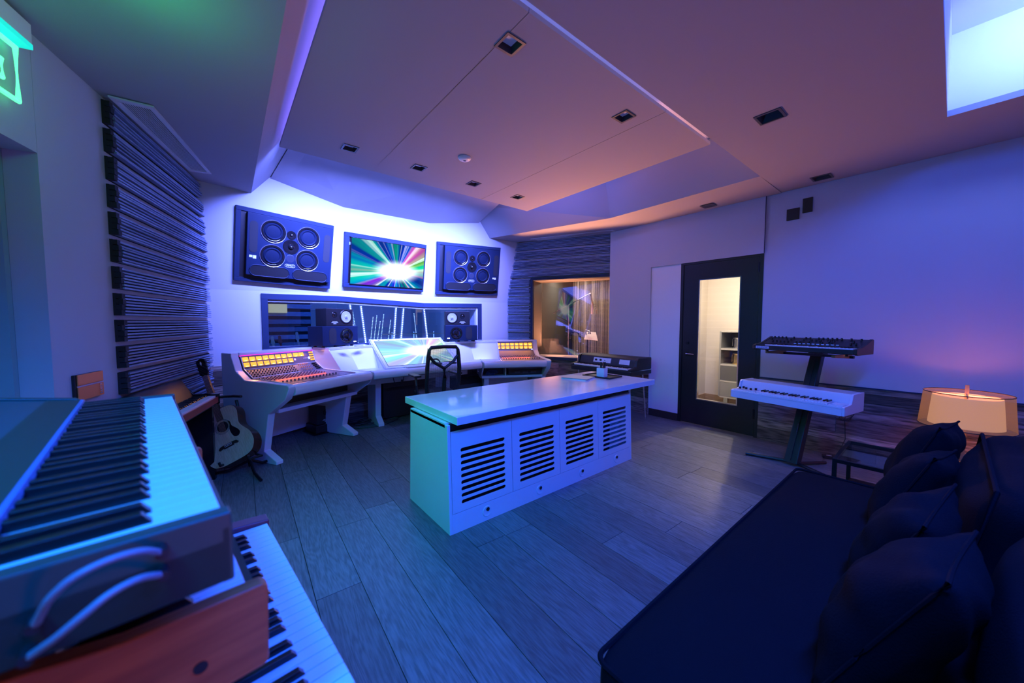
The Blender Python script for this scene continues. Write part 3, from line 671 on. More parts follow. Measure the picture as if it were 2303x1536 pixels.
# guitars on a rack
GT = [(.612,1.03,.30,MAPLE,'pale neck of the leftmost guitar on the rack behind the long window'),(.690,1.07,.26,mat('cream_headstock',(.8,.8,.6),.4),'guitar with a cream headstock, second on the rack behind the long window'),(.80,1.08,.26,mat('red_neck',(.35,.08,.06),.4),'guitar with a reddish neck, third on the rack behind the long window'),(1.07,1.14,.30,mat('bass_maple',(.75,.62,.55),.4),'bass guitar with a pale four peg headstock behind the long window')]
for x_, zt, tl, m_, lb in GT:
    g_ = thing('electric_guitar', lb, 'guitar', (x_+.09,7.55,0), 0, 'guitars on the live room rack')
    MB().hexa([(-.03,.0,.42),(.03,.0,.42),(.03,.03,.42),(-.03,.03,.42),(-.105,.05,zt-.12),(-.075,.05,zt-.12),(-.075,.075,zt-.12),(-.105,.075,zt-.12)]).build('neck', m_, g_)
    MB().prism([(-.115,zt-.12),(-.07,zt-.12),(-.062,zt-.09),(-.078,zt-.03),(-.082,zt+.015),(-.10,zt+.03),(-.125,zt+.015),(-.122,zt-.04),(-.128,zt-.09)], .05,.068,'y').build('headstock', m_, g_)
    b_ = MB().lathe([(0,-.02),(.13,-.02),(.15,0),(.13,.02),(0,.02)], 18, 'y', (.01,.0,.20)); b_.lathe([(0,-.02),(.10,-.02),(.11,0),(.10,.02),(0,.02)], 16, 'y', (-.01,0,.36)); b_.build('body', GUITB, g_, smooth=True)
# cymbals on stands
for x_, lb in ((2.718,'left'),(3.192,'middle'),(3.661,'right')):
    c_ = thing('cymbal', lb+' thin cymbal on a stand seen edge-on behind the long window', 'cymbal', (x_,7.3,0), 0, 'cymbals in the live room')
    MB().lathe([(0,.018),(.03,.016),(.05,.006),(.22,-.006),(.221,-.008),(.05,.003),(0,.012)], 28, c=(0,0,1.10)).build('plate', GOLD, c_, smooth=True)
    MB().cyl((0,0,.02), .012, 1.12, n=10).tube([(-.25,0,.01),(0,0,.25),(.25,0,.01)], .01).tube([(0,.25,.01),(0,0,.25)], .01).build('stand', CHROME, c_)


# ================================================================ MAIN SPEAKERS AND SCREEN on the leaning front wall
def facet_frame(jl, jr, center, roll=0):
    ex = (Vector(jr)-Vector(jl)); ex.z = 0; ex.normalize()
    back = Vector((-ex.y, ex.x, 0))
    ez = (Vector((0,0,1))-back*.178).normalized(); ez = (ez - ex*ez.dot(ex)).normalized(); ey = ez.cross(ex)
    M = Matrix((ex, ey, ez)).transposed().to_4x4(); M.translation = Vector(center); return M @ Matrix.Rotation(roll, 4, 'Y')
def stadium(cx, cz, w_, h, n=8, vertical=False):
    r = min(w_, h)/2; pts = []
    if w_ >= h:
        for k in range(n+1): a = -math.pi/2+math.pi*k/n; pts.append((cx+w_/2-r+r*math.cos(a), cz+r*math.sin(a)))
        for k in range(n+1): a = math.pi/2+math.pi*k/n; pts.append((cx-w_/2+r+r*math.cos(a), cz+r*math.sin(a)))
    else:
        for k in range(n+1): a = math.pi*k/n; pts.append((cx+r*math.cos(a), cz+h/2-r+r*math.sin(a)))
        for k in range(n+1): a = math.pi+math.pi*k/n; pts.append((cx+r*math.cos(a), cz-h/2+r+r*math.sin(a)))
    return pts
FRAMEB = mat('soffit_frame', (.014,.026,.06), .55, spec=.2)
def main_speaker(M, W, H, label, badge_right):
    t = thing('wall_loudspeaker', label, 'loudspeaker', (0,0,0), 0, 'large loudspeakers in the front wall'); t.matrix_world = M
    b = .045
    fr = MB().box(-W/2,W/2,-.018,.03,H/2-b,H/2).box(-W/2,W/2,-.018,.03,-H/2,-H/2+b).box(-W/2,-W/2+b,-.018,.03,-H/2+b,H/2-b).box(W/2-b,W/2,-.018,.03,-H/2+b,H/2-b)
    fr.build('frame', FRAMEB, t, bevel=.003)
    MB().box(-W/2+b,W/2-b,-.004,.03,-H/2+b,H/2-b).build('baffle_back', BLACK, t)
    t.location = Vector(t.location) - (M.to_3x3() @ Vector((0,.022,0)))
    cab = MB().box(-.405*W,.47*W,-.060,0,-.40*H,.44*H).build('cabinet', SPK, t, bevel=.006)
    F = -.060
    for cx, cz in ((-.16,.19),(-.16,-.08),(.20,.19),(.20,-.08)):
        cx *= W/1.0; cz *= H/.8
        wo = MB().lathe([(.094,.004),(.098,-.006),(.106,-.010),(.121,-.008),(.123,.002)], 40, 'y', (cx,F,cz)).build('woofer', BLACKG, t, smooth=True)
        MB().lathe([(.1215,-.007),(.1255,-.009),(.1275,-.001)], 40, 'y', (cx,F,cz)).build('trim_ring', RING, wo, smooth=True)
        MB().lathe([(0,-.004),(.05,-.005),(.068,-.002),(.072,-.008),(.082,-.012),(.090,-.006),(.094,-.0)], 36, 'y', (cx,F,cz)).build('cone', CONEB, wo, smooth=True)
    cx = .02*W
    mo = MB().lathe([(.03,.0),(.045,-.004),(.078,-.006),(.084,-.001)], 32, 'y', (cx,F,.05*H/.8)).build('midrange', BLACKG, t, smooth=True)
    MB().lathe([(0,-.028),(.015,-.024),(.026,-.012),(.030,-.002)], 24, 'y', (cx,F,.05*H/.8)).build('dome', BLACKG, mo, smooth=True)
    tw = MB().lathe([(.014,0),(.03,-.004),(.046,-.005),(.050,0)], 28, 'y', (cx,F,.185*H/.8)).build('tweeter', BLACKG, t, smooth=True)
    MB().lathe([(0,-.016),(.010,-.013),(.014,-.002)], 20, 'y', (cx,F,.185*H/.8)).build('dome', BLACKG, tw, smooth=True)
    MB().lathe([(0,-.001),(.043,-.001),(.046,.0)], 28, 'y', (cx,F,-.085*H/.8)).build('disc_plate', mat('disc_plate', (.05,.06,.09), .35, .5), t)
    for gx, gw in ((-.345*W,.075*W),(.415*W,.075*W)):
        MB().prism(stadium(gx, .10*H/.8, gw, .34*H/.8), F-.002, F+.001, 'y').build('side_grille', SPKD, t)
    for px in (-.18*W,.245*W):
        po = MB().prism(stadium(px, -.262*H/.8, .385*W, .115*H/.8, 10), F-.0015, F+.001, 'y').build('port', mat('port_dark', (.003,.003,.004), .9), t)
        pts = stadium(px, -.262*H/.8, .39*W, .12*H/.8, 10)
        MB().tube([(a, F-.001, c) for a, c in pts], .006, 6, True).build('port_lip', SPK, po, smooth=True)
    text('badge_text', 'PMC', .030, WHITET, t, (cx, F-.002, -.168*H/.8), sx=1.3)
    MB().tube([(a, F-.001, c) for a, c in stadium(cx, -.168*H/.8, .105, .034, 8)], .0018, 5, True).build('badge', WHITET, t)
    bx_ = (.40 if badge_right else -.345)*W
    MB().box(bx_-.035,bx_-.005,F-.0012,F,-.125,-.10).box(bx_,bx_+.03,F-.0012,F,-.135,-.10).build('logo_print', WHITET, t)
    return t
main_speaker(facet_frame(J[0], J[1], (.622,5.025,2.193), R(1.5)), 1.0, .800, 'large four woofer loudspeaker set in the front wall left of the screen', False)
main_speaker(facet_frame(J[2], J[3], (3.205,5.105,2.21), R(-1.0)), 1.12, .815, 'large four woofer loudspeaker set in the front wall right of the screen', True)
t = thing('television', 'wall screen showing white and rainbow light streaks between the two loudspeakers', 'screen'); t.matrix_world = facet_frame(J[1], J[2], (1.862,5.140,2.173))
W, H, b = 1.185, .715, .055
MB().box(-W/2,W/2,-.022,.03,H/2-b,H/2).box(-W/2,W/2,-.022,.03,-H/2,-H/2+b).box(-W/2,-W/2+b,-.022,.03,-H/2+b,H/2-b).box(W/2-b,W/2,-.022,.03,-H/2+b,H/2-b).build('frame', FRAMEB, t, bevel=.003)
MB().box(-W/2+b,W/2-b,-.001,.02,-H/2+b,H/2-b).build('backing', BLACK, t)
MB().box(-W/2+.072,W/2-.02,-.034,-.002,-H/2+.04,H/2-.055).build('bezel', BLACKG, t, bevel=.002)
MB().box(-W/2+.080,W/2-.030,-.0355,-.0345,-H/2+.050,H/2-.063).build('picture', PICTV, t)
MB().box(-W/2+.058,-W/2+.070,-.012,-.002,.20,.235).build('sensor', mat('sensor_grey', (.3,.4,.55), .5), t)

# ================================================================ STUDIO DESK
desk = thing('studio_desk', 'large white three section studio desk with slanted legs below the front wall', 'desk')
L0 = Vector((.446,3.774,0)); A1 = R(29); WLEN = 1.06
J1v = L0+Vector((math.cos(A1),math.sin(A1),0))*WLEN; J2v = Vector((2.95,4.33,0)); A2 = math.atan2(J2v.y-J1v.y, J2v.x-J1v.x); A3 = R(-27)
ML = Matrix.Translation(L0) @ Matrix.Rotation(A1,4,'Z'); MC = Matrix.Translation(J1v) @ Matrix.Rotation(A2,4,'Z'); MR_ = Matrix.Translation(J2v) @ Matrix.Rotation(A3,4,'Z')
CL = (J2v-J1v).length
SIDE = [(.0,.757),(.0,.735),(.05,.635),(.29,.477),(.37,.114),(.20,.035),(.20,0),(.97,0),(.97,1.04),(.81,1.04),(.81,1.01),(.75,.865),(.62,.783),(.03,.772)]
def dp(M, name, m=DESK, parent=desk, **k):
    mb = MB(); mb.M = M; return mb
def arm(M, x0, x1):
    """padded rounded front rail"""
    prof = [(.0,.70),(.01,.672),(.035,.660),(.115,.660),(.115,.762),(.05,.766),(.018,.756),(.004,.738)]
    mb = MB(); mb.M = M; mb.prism(prof, x0, x1, 'x'); mb.build('arm_rail', DESK, desk, bevel=.006)
for M, sgn in ((ML,1),(MR_,-1)):
    outer = (0,.07) if sgn == 1 else (WLEN-.07,WLEN)
    mb = MB(); mb.M = M; mb.prism(SIDE, *outer, 'x'); mb.build('side_panel', DESK, desk, bevel=.008)
    inn = (.92,1.0) if sgn == 1 else (.06,.14)
    mb = MB(); mb.M = M; mb.prism([(.29,.50),(.29,.477),(.37,.114),(.20,.035),(.20,0),(.86,0),(.86,.50)], *inn, 'x'); mb.build('leg', DESK, desk, bevel=.01)
    ck = (WLEN-.022,WLEN-.002) if sgn == 1 else (.002,.022)
    mb = MB(); mb.M = M; mb.prism([(0,.757),(0,.735),(.05,.635),(.29,.477),(.5,.477),(.5,.77),(.03,.772)], *ck, 'x'); mb.build('end_cheek', DESK, desk, bevel=.003)
    lo, hi = (.07, WLEN-.022) if sgn == 1 else (.022, WLEN-.07)
    arm(M, lo, hi)
    mb = MB(); mb.M = M; mb.box(lo,hi,.245,.86,.478,.515); mb.build('lower_shelf', DESK, desk, bevel=.003)
    mb = MB(); mb.M = M; mb.box(lo,hi,.40,.43,.515,.70); mb.build('rack_back', BLACK, desk)
    mb = MB(); mb.M = M; mb.box(lo,hi,.80,.97,1.008,1.042); mb.build('top_ledge', DESK, desk, bevel=.008)
    mb = MB(); mb.M = M; mb.box((.896 if sgn==1 else -.14),(WLEN+.16 if sgn==1 else .316),.528,.80,1.008,1.042); mb.build('top_ledge', DESK, desk, bevel=.006)
    mb = MB(); mb.M = M; mb.box(lo,hi,.93,.955,.05,1.008); mb.build('back_panel', DESK, desk)
    # blank white panels next to the mixer
    a, b = (.912, WLEN+.16) if sgn == 1 else (-.14, .30)
    mb = MB(); mb.M = M; mb.prism([(.115,.762),(.33,.765),(.53,1.008),(.80,1.008),(.80,.74),(.115,.74)], a, b, 'x'); mb.build('blank_panel', DESK, desk, bevel=.003)
    # inner cheek closing the deeper mixer bay
    a, b = (.896,.911) if sgn == 1 else (.30,.316)
    mb = MB(); mb.M = M; mb.prism([(.10,.765),(.34,.785),(.54,1.03),(.84,1.03),(.84,.74),(.10,.74)], a, b, 'x'); mb.build('bay_cheek', DESK, desk, bevel=.003)
    mb = MB(); mb.M = M; mb.box((.07 if sgn==1 else .316), (.896 if sgn==1 else hi), .115,.80,.70,.742); mb.build('mixer_bay', DESK, desk)
# magenta LED line under the left ledge
mb = MB(); mb.M = ML; mb.box(.072,.896,.797,.803,1.000,1.008); mb.build('led_line', PINK, desk)
# centre section
arm(MC, .002, CL-.002)
def cm_(name, m=DESK, bevel=0): pass
mb = MB(); mb.M = MC; mb.box(.002,CL-.002,.115,.40,.735,.762); mb.build('desk_top', DESK, desk)
for a, b in ((-.16,.175),(1.265,CL+.14)):
    mb = MB(); mb.M = MC; mb.prism([(.33,.762),(.53,1.008),(.60,1.008),(.60,.72),(.33,.72)], a, b, 'x'); mb.build('blank_panel', DESK, desk, bevel=.003)
    mb = MB(); mb.M = MC; mb.box(a-.0,b,.53,.86,1.008,1.042); mb.build('top_ledge', DESK, desk, bevel=.006)
mb = MB(); mb.M = MC; mb.box(.175,1.265,.60,.84,1.008,1.03); mb.build('rear_shelf', DESK, desk)
mb = MB(); mb.M = MC; mb.box(.002,CL-.002,.40,.425,.54,.735); mb.build('apron', DESK, desk)
for a in (.15, 1.18):
    mb = MB(); mb.M = MC; mb.prism([(.385,.60),(.405,.12),(.30,.04),(.30,0),(.70,0),(.70,.60)], a, a+.075, 'x'); mb.build('leg', DESK, desk, bevel=.008)
# equipment in the racks of the desk
e = thing('rack_unit', 'black rack unit with rows of vents under the right end of the desk', 'audio equipment'); e.matrix_world = MR_
MB().box(.44,.97,.25,.38,.520,.600).build('case', BLACK, e, bevel=.002)
for k in range(3): 
    s_ = MB()
    for j in range(8): s_.box(.54+k*.13+j*.011,.545+k*.13+j*.011,.247,.25,.545,.575)
    s_.build('vent_slot', GREYP, e, kind='stuff')
MB().box(.44,.97,.252,.38,.606,.65).build('upper_case', GREYP, e, bevel=.002)
e = thing('cable_coil', 'coiled blue black cables in the open bay under the right of the desk', 'cable'); e.matrix_world = MR_
for k in range(5): MB().tube([(.16+.07*math.cos(a)+k*.012, .31+.03*math.sin(a*1.3+k), .545+.02*math.sin(a*2+k)+k*.008) for a in [j*2*math.pi/16 for j in range(16)]], .008, 6, True).build('loop', mat('cable_blue', (.03,.08,.2), .35), e)
MB().box(.385,.40,.245,.40,.516,.655).build('divider', DESK, e)

# ---- mixing consoles
def mixer(M, x0, x1, cols, label, big):
    t = thing('mixing_console', label, 'mixing console', (0,0,0), 0, 'amber lit mixing consoles in the desk'); t.matrix_world = M
    W = x1-x0
    MB().prism([(.118,.764),(.615,.784),(.615,.745),(.118,.745)], x0, x1, 'x').build('deck', CONDECK, t)
    MB().prism([(.615,.784),(.745,.866),(.76,.83),(.63,.745),(.615,.745)], x0, x1, 'x').build('knob_panel', CONPAN, t)
    MB().prism([(.745,.866),(.797,1.004),(.83,1.0),(.78,.83)], x0, x1, 'x').build('meter_panel', CONPAN, t)
    MB().tube([(x0+.004,.118,.770),(x0+.004,.613,.790),(x0+.004,.743,.872),(x0+.004,.795,1.0)], .005, 6).tube([(x1-.004,.118,.770),(x1-.004,.613,.790),(x1-.004,.743,.872),(x1-.004,.795,1.0)], .005, 6).build('side_trim', DESK, t)
    MB().box(x0,x1,.738,.748,.866,.872).build('trim_bar', DESK, t)
    ud = Vector((0,.052,.138)).normalized(); nd = Vector((0,-ud.z,ud.y))
    def onm(u0,u1,v0,v1,th,nm,m,par=t):
        B = Vector((0,.745,.866)); ps = []
        for k in (0,1):
            o_ = nd*(.0008+th*k)
            for (u,v) in ((u0,v0),(u1,v0),(u1,v1),(u0,v1)): p = B+ud*v+o_; ps.append((u,p.y,p.z))
        return MB().hexa(ps).build(nm,m,par)
    mw = (W*.66 if big else W-.02)/cols
    for r_, v in ((0,.088),(1,.030)):
        for k in range(cols):
            u = x0+.012+mw*k; q_ = onm(u, u+mw*.80, v, v+.044, .004, 'meter', AMBER)
            onm(u+mw*.2, u+mw*.6, v+.002, v+.009, .005, 'meter_lamp', AMBERH, q_)
    if big:
        u = x0+.012+mw*cols+.004
        for k in range(2):
            q_ = onm(u+k*.068, u+k*.068+.060, .088, .134, .004, 'meter', AMBER); onm(u+k*.068+.02, u+k*.068+.04, .090,.097,.005,'meter_lamp',AMBERH,q_)
        for j in range(4):
            for k in range(2): onm(x1-.062+k*.028, x1-.062+k*.028+.024, .028+j*.029, .046+j*.029, .004, 'button_light', AMBER)
        onm(x1-.082,x1-.070,.045,.072,.006,'power_led',BLUEL)
        onm(x0+.012+mw*cols+.002,x0+.012+mw*cols+.022,.045,.068,.001,'logo_print',WHITET)
        B = Vector((0,.745,.866))+ud*.060+nd*.002
        text('label_text','MODEL 1608',.011,WHITET,t,(x1-.118,B.y,B.z),(R(90)-math.atan2(.052,.138),0,0),.0004)
    else:
        onm(x1-.040,x1-.018,.012,.020,.006,'power_led',BLUEL)
    # knobs (too small to pick apart singly)
    kp = Vector((0,.13,.082)).normalized(); kn = Vector((0,-kp.z,kp.y)); mb = MB(); mc_ = MB(); mo = MB()
    n = cols*2 if big else cols*2
    def knob(mb_, u, base, nrm, r, h):
        a = Vector((1,0,0)); b = nrm.cross(a); B0 = Vector((u,base.y,base.z)); vs = []
        for k in (0,1):
            for q_ in range(6): an = q_*math.pi/3; vs.append(tuple(B0+nrm*h*k+(a*math.cos(an)+b*math.sin(an))*r*(1-.2*k)))
        mb_.add(vs, [tuple(range(6,12))]+[(q_,(q_+1)%6,(q_+1)%6+6,q_+6) for q_ in range(6)])
    kw = (W*.62 if big else W-.03)
    if big:
        for i in range(n):
            for j in range(4): knob(mb, x0+.02+kw*i/n, Vector((0,.615,.784))+kp*(.028+.032*j)+kn*.001, kn, .0075, .012)
        for j in range(5): 
            u_ = x0+W*.70+j*.026; p = Vector((0,.615,.784))
            
            for q_ in range(3): knob(mc_, u_, p+kp*(.03+.05*q_), kn, .005, .02)
        for j in range(4):
            for q_ in range(3): knob(mb, x1-.075+.018*q_, Vector((0,.615,.784))+kp*(.03+.03*j), kn, .010, .018)
        mc_.build('fader_bank', AMBERH if False else mat('cap_orange', (.8,.4,.15), .4), t, kind='stuff')
        MB().hexa([tuple(Vector((u,0,0))+Vector((0,.615,.784))+kp*v+kn*h) for h in (.0005,.0015) for (u,v) in ((x0+.015,.010),(x0+.015+kw,.010),(x0+.015+kw,.016),(x0+.015,.016))]).build('scribble_strip', WHITET, t)
    mb2 = MB(); mb3 = MB(); mb4 = MB(); up_ = Vector((0,-.04,1)).normalized()
    def dz(y): return .764+(y-.118)*.0402
    nn = 16 if big else 16; ww = W*.80 if big else W-.05
    for i in range(nn):
        u = x0+.03+ww*i/nn
        for y_ in ((.56,.52,.48,.44,.40) if big else (.56,.50,.44)): knob(mb2, u+(.5-y_)*.15*0, Vector((0,y_,dz(y_)+.001)), up_, .0075, .014)
        for y_ in (.54,.46): knob(mb4, u+.012, Vector((0,y_,dz(y_)+.001)), up_, .005, .010)
        knob(mb3, u+.01, Vector((0,.235,dz(.235)+.001)), up_, .008, .018)
    mb.build('knob_rows', BLACK, t, kind='stuff') if mb.v else None
    mb2.build('channel_knobs', mat('knob_grey', (.16,.13,.16), .35), t, kind='stuff')
    mb4.build('red_knobs', mat('knob_red', (.7,.06,.05), .35), t, kind='stuff')
    mb3.build('fader_caps', mat('cap_blue', (.05,.08,.12), .35), t, kind='stuff')
    for i in range(14 if big else 12):
        u = x0+.045+ww*i/nn+(.02 if big else .0)
        o_ = MB().box(u,u+.022,.345,.365,dz(.35),dz(.35)+.006).build('red_button', REDL, t)
    gl = MB()
    for i in range(nn):
        u = x0+.03+ww*i/nn; gl.box(u+.006,u+.009,.18,.30,dz(.24),dz(.24)+.0015)
    gl.build('fader_slot', BLACK, t, kind='stuff')
    return t
mixer(ML, .075, .893, 8, 'wide mixing console with sixteen amber meters at the left end of the desk', True)
mixer(MR_, .325, WLEN-.078, 8, 'smaller mixing console with two even meter rows at the right end of the desk', False)
def mlight(M, x, y, z, sx, power, col, d=(0,-.6,-1)):
    o = area('mixer_meter_light', (0,0,0), (0,0,-1), sx, .02, power, col, 150)
    o.matrix_world = M @ Matrix.Translation((x,y,z)) @ Vector(d).to_track_quat('-Z','Y').to_matrix().to_4x4(); return o
mlight(ML, .45, .77, .998, .7, 1.3, (1,.36,.06)); mlight(MR_, .65, .77, .998, .6, 1.1, (1,.33,.06))
mlight(ML, .45, .40, .83, .6, .12, (1,.1,.05), (0,.1,-1))

# ---- touch screen tilted in the middle of the desk
t = thing('touch_screen', 'wide tilted desk screen in a white frame showing pale light streaks', 'screen')
sl = math.atan2(.335,.56); Mt = MC @ Matrix.Translation((.72,.115,.775)) @ Matrix.Rotation(-(math.pi/2-sl), 4, 'X')
t.matrix_world = Mt   # local: x across, z up the slope, -y towards the user
Hh = .66
MB().box(-.545,.545,.0,.045,-.005,Hh).build('housing', DESK, t, bevel=.006)
MB().box(-.492,.492,-.002,.0,.03,Hh-.05).build('bezel', BLACKG, t)
MB().box(-.487,.487,-.004,-.0021,.036,Hh-.056).build('picture', PICTS, t).location = (0,0,0)
bpy.data.objects['picture.001'].data.transform(Matrix.Translation((0,0,-Hh/2))); bpy.data.objects['picture.001'].location = (0,0,Hh/2)
text('frame_text', 'RAVEN XT', .020, mat('print_grey', (.25,.25,.3), .5), t, (-.29,-.001,Hh-.024), sx=1.4)
MB().prism([(-.46,Hh-.018),(-.425,Hh-.024),(-.39,Hh-.018),(-.41,Hh-.03),(-.42,Hh-.038),(-.43,Hh-.03)], -.0012, 0, 'y').build('logo_print', mat('print_navy', (.02,.03,.08), .5), t)
for a in (-.545,.525):
    MB().hexa([(a,.0,0),(a+.02,0,0),(a+.02,.04,0),(a,.04,0),(a,.0,Hh),(a+.02,0,Hh),(a+.02,.28,Hh-.25),(a,.28,Hh-.25)]).build('side_cheek', DESK, t)
# keyboard, mouse and small things on the desk
def onC(x, y, z=.7655): p = MC @ Vector((x,y,z)); return tuple(p)
t = thing('computer_keyboard', 'thin white computer keyboard lying below the desk screen', 'keyboard', onC(.62,.085), A2)
MB().box(-.20,.20,-.05,.055,0,.012).build('base', mat('keyboard_alu', (.7,.7,.72), .35), t, bevel=.004)
k_ = MB(); [k_.box(-.19+.0255*i,-.168+.0255*i,-.042+.0185*j,-.0265+.0185*j,.012,.015) for i in range(15) for j in range(5)]; k_.build('keys', KEYW, t, kind='stuff')
t = thing('desk_phone', 'black headset lying on the desk in front of the screen behind the chair', 'headset', onC(.93,.10), A2)
MB().tube([(-.06+.06*math.cos(a)*1.0,0+.02*math.sin(a),.03+.05*math.sin(a)) for a in [math.pi*j/10 for j in range(11)]], .010).build('headband', BLACK, t, smooth=True)
MB().lathe([(0,0),(.03,0),(.035,.015),(.02,.025),(0,.025)], 16, 'z', (-.12,0,0)).build('ear_cup', BLACK, t, smooth=True); MB().lathe([(0,0),(.03,0),(.035,.015),(.02,.025),(0,.025)], 16, 'z', (0,0,0)).build('ear_cup', BLACK, t, smooth=True)
t = thing('small_controller', 'small box with a glowing red button on the desk right of the headset', 'controller', onC(1.13,.10), A2)
MB().box(-.05,.05,-.03,.03,0,.02).build('case', BLACK, t, bevel=.004); MB().cyl((-.02,0,.02), .010, .008, n=12).build('button', REDL, t)
t = thing('usb_hub', 'tiny box with a green light on the right of the centre desk', 'controller', onC(1.25,.16), A2)
MB().box(-.03,.03,-.02,.02,0,.014).build('case', DESK, t, bevel=.003); MB().box(-.012,.002,-.022,-.0201,.004,.010).build('led', GREENL, t)

# ---- near-field speakers on the ledge
def near_small(loc, rz, label, flip, floor=False):
    """white cone speaker lying on its side"""
    t = thing('studio_monitor', label, 'loudspeaker', loc, rz, 'white cone studio monitors')
    MB().box(-.19,.19,0,.20,0,.215).build('cabinet', BLACK, t, bevel=.004)
    s_ = -1 if flip else 1
    MB().lathe([(.072,-.004),(.085,-.006),(.092,0)], 36, 'y', (.085*s_,0,.115)).build('basket', BLACKM, t, smooth=True)
    MB().lathe([(0,-.012),(.018,-.010),(.022,-.003),(.045,-.001),(.070,-.006),(.074,-.002)], 36, 'y', (.085*s_,0,.115)).build('cone', CONE, t, smooth=True)
    MB().lathe([(0,-.008),(.012,-.007),(.018,-.002),(.034,-.004),(.038,0)], 24, 'y', (-.075*s_,0,.14)).build('tweeter', BLACKG, t, smooth=True)
    MB().tube([(.085*s_-.02,-.013,.083),(.085*s_-.006,-.013,.10),(.085*s_+.0,-.013,.118),(.085*s_+.006,-.013,.10),(.085*s_+.02,-.013,.083)], .002, 5).build('cone_mark', BLACK, t)
    MB().box(-.075*s_-.035,-.075*s_+.035,-.001,0,.052,.056).box(-.075*s_-.045,-.075*s_+.045,-.001,0,.040,.046).box(-.075*s_-.02,-.075*s_+.02,-.001,0,.026,.031).build('print', WHITET, t)
    return t
def near_big(loc, rz, label, flip):
    t = thing('studio_monitor', label, 'loudspeaker', loc, rz, 'wide black studio monitors')
    s_ = -1 if flip else 1
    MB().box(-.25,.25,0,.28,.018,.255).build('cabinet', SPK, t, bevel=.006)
    MB().lathe([(.070,-.003),(.080,-.008),(.090,-.006),(.094,0)], 36, 'y', (.08*s_,0,.135)).build('driver_ring', BLACKG, t, smooth=True)
    MB().lathe([(0,-.014),(.018,-.012),(.022,-.003),(.050,.001),(.068,-.006),(.072,-.002)], 32, 'y', (.08*s_,0,.135)).build('driver_cone', BLACKG, t, smooth=True)
    for a in (0.5, 2.6, 4.7): MB().box(-.006,.006,-.016,-.010,.02,.066).build('driver_spoke', BLACKM, t).matrix_local = Matrix.Translation((.08*s_,0,.135)) @ Matrix.Rotation(a,4,'Y')
    MB().prism(stadium(-.115*s_, .135, .10, .20), -.002, .001, 'y').build('port_grille', SPKD, t)
    MB().box(.20*s_-.018,.20*s_+.018,-.002,0,.050,.060).build('badge_light', WHITEL, t)
    for a in (-.20,.20,-.04): MB().cyl((a,.06,0), .02, .02, n=12).build('foot', BLACK, t)
    for a in (-.20,.20): MB().cyl((a,.22,0), .02, .02, n=12).build('foot', BLACK, t)
    return t
zl = 1.043
near_big((1.145,4.80,zl), R(24), 'wide black studio monitor under the white cone speaker on the left of the desk', False)
near_small((1.145,4.83,zl+.256), R(24), 'white cone speaker lying on top of the black monitor left of the desk screen', False)
near_big((2.88,4.80,zl), R(-24), 'wide black studio monitor under the white cone speaker on the right of the desk', True)
near_small((2.84,4.85,zl+.256), R(-24), 'white cone speaker lying on top of the black monitor right of the desk screen', True)
t = near_small((1.02,4.80,.11), R(15), 'white cone speaker standing on a low base on the floor under the desk', False)
b_ = thing('speaker_base', 'low black base holding the speaker under the left of the desk', 'stand', (1.02,4.80,0), R(15)); MB().box(-.21,.21,-.02,.24,.012,.108).build('block', BLACK, b_, bevel=.01); MB().box(-.24,.24,-.04,.26,0,.012).build('plate', BLACKM, b_)
for k, (x_, y_, n_) in enumerate(((1.15,4.655,'left'),(1.33,4.72,'right'))):
    t = thing('paper_slip', 'white card lying on the desk ledge under the left monitor, '+n_+' one', 'paper', (x_,y_,zl), R(25)); MB().box(-.05,.05,-.02,.03,0,.010).build('sheet', PAPER, t)

# cables and gear under the desk
t = thing('cable_tangle', 'tangle of dark cables lying on the floor under the middle of the desk', 'cable', (1.55,4.85,0))
rd = random.Random(11)
for k in range(9):
    cx, cy, r_ = rd.uniform(-.25,.25), rd.uniform(-.12,.12), rd.uniform(.06,.18)
    MB().tube([(cx+r_*math.cos(a)*1.4, cy+r_*math.sin(a)*.6, .010+.012*k*.5+.01*math.sin(3*a)) for a in [j*2*math.pi/18 for j in range(18)]], .005, 6, True).build('loop', BLACK, t)
t = thing('floor_cable', 'black cable trailing over the floor towards the desk leg', 'cable', (1.45,4.62,0)); MB().tube([(-.35,.25,.006),(-.15,.05,.006),(.1,-.02,.006),(.3,.1,.006),(.5,.3,.006)], .006).build('cord', BLACK, t, smooth=True)
t = thing('desk_cable', 'black power cable with a plug hanging below the centre of the desk', 'cable', tuple(MC @ Vector((.40,.37,0)))); MB().tube([(0,0,.66),(-.02,0,.60),(0,0,.53),(.06,0,.50),(.12,0,.56),(.13,0,.64)], .006).box(.09,.115,-.01,.01,.53,.57).build('cord', BLACK, t)
t = thing('equipment_case', 'tall black equipment box in the dark under the centre of the desk', 'audio equipment', (2.0,5.0,0))
MB().box(-.32,.32,-.12,.14,.02,.52).build('case', BLACK, t, bevel=.005); MB().box(-.28,.28,-.128,-.12,.40,.44).build('handle_bar', BLACKM, t); MB().box(-.28,-.24,-.10,.10,0,.02).box(.24,.28,-.10,.10,0,.02).build('foot', BLACK, t)
t = thing('equipment_case', 'black equipment box under the right of the desk', 'audio equipment', (3.05,4.95,0))
MB().box(-.25,.25,-.12,.10,.02,.48).build('case', BLACK, t, bevel=.005); MB().box(-.20,.20,-.126,-.12,.30,.36).build('vent', GREYP, t); MB().box(-.2,-.16,-.10,.08,0,.02).box(.16,.2,-.10,.08,0,.02).build('foot', BLACK, t)

# ================================================================ CHAIR
ch = thing('desk_chair', 'black mesh back office chair facing the desk screen', 'chair', (2.02,4.00,0), R(-6))
fr = []
def arc(pts): return pts
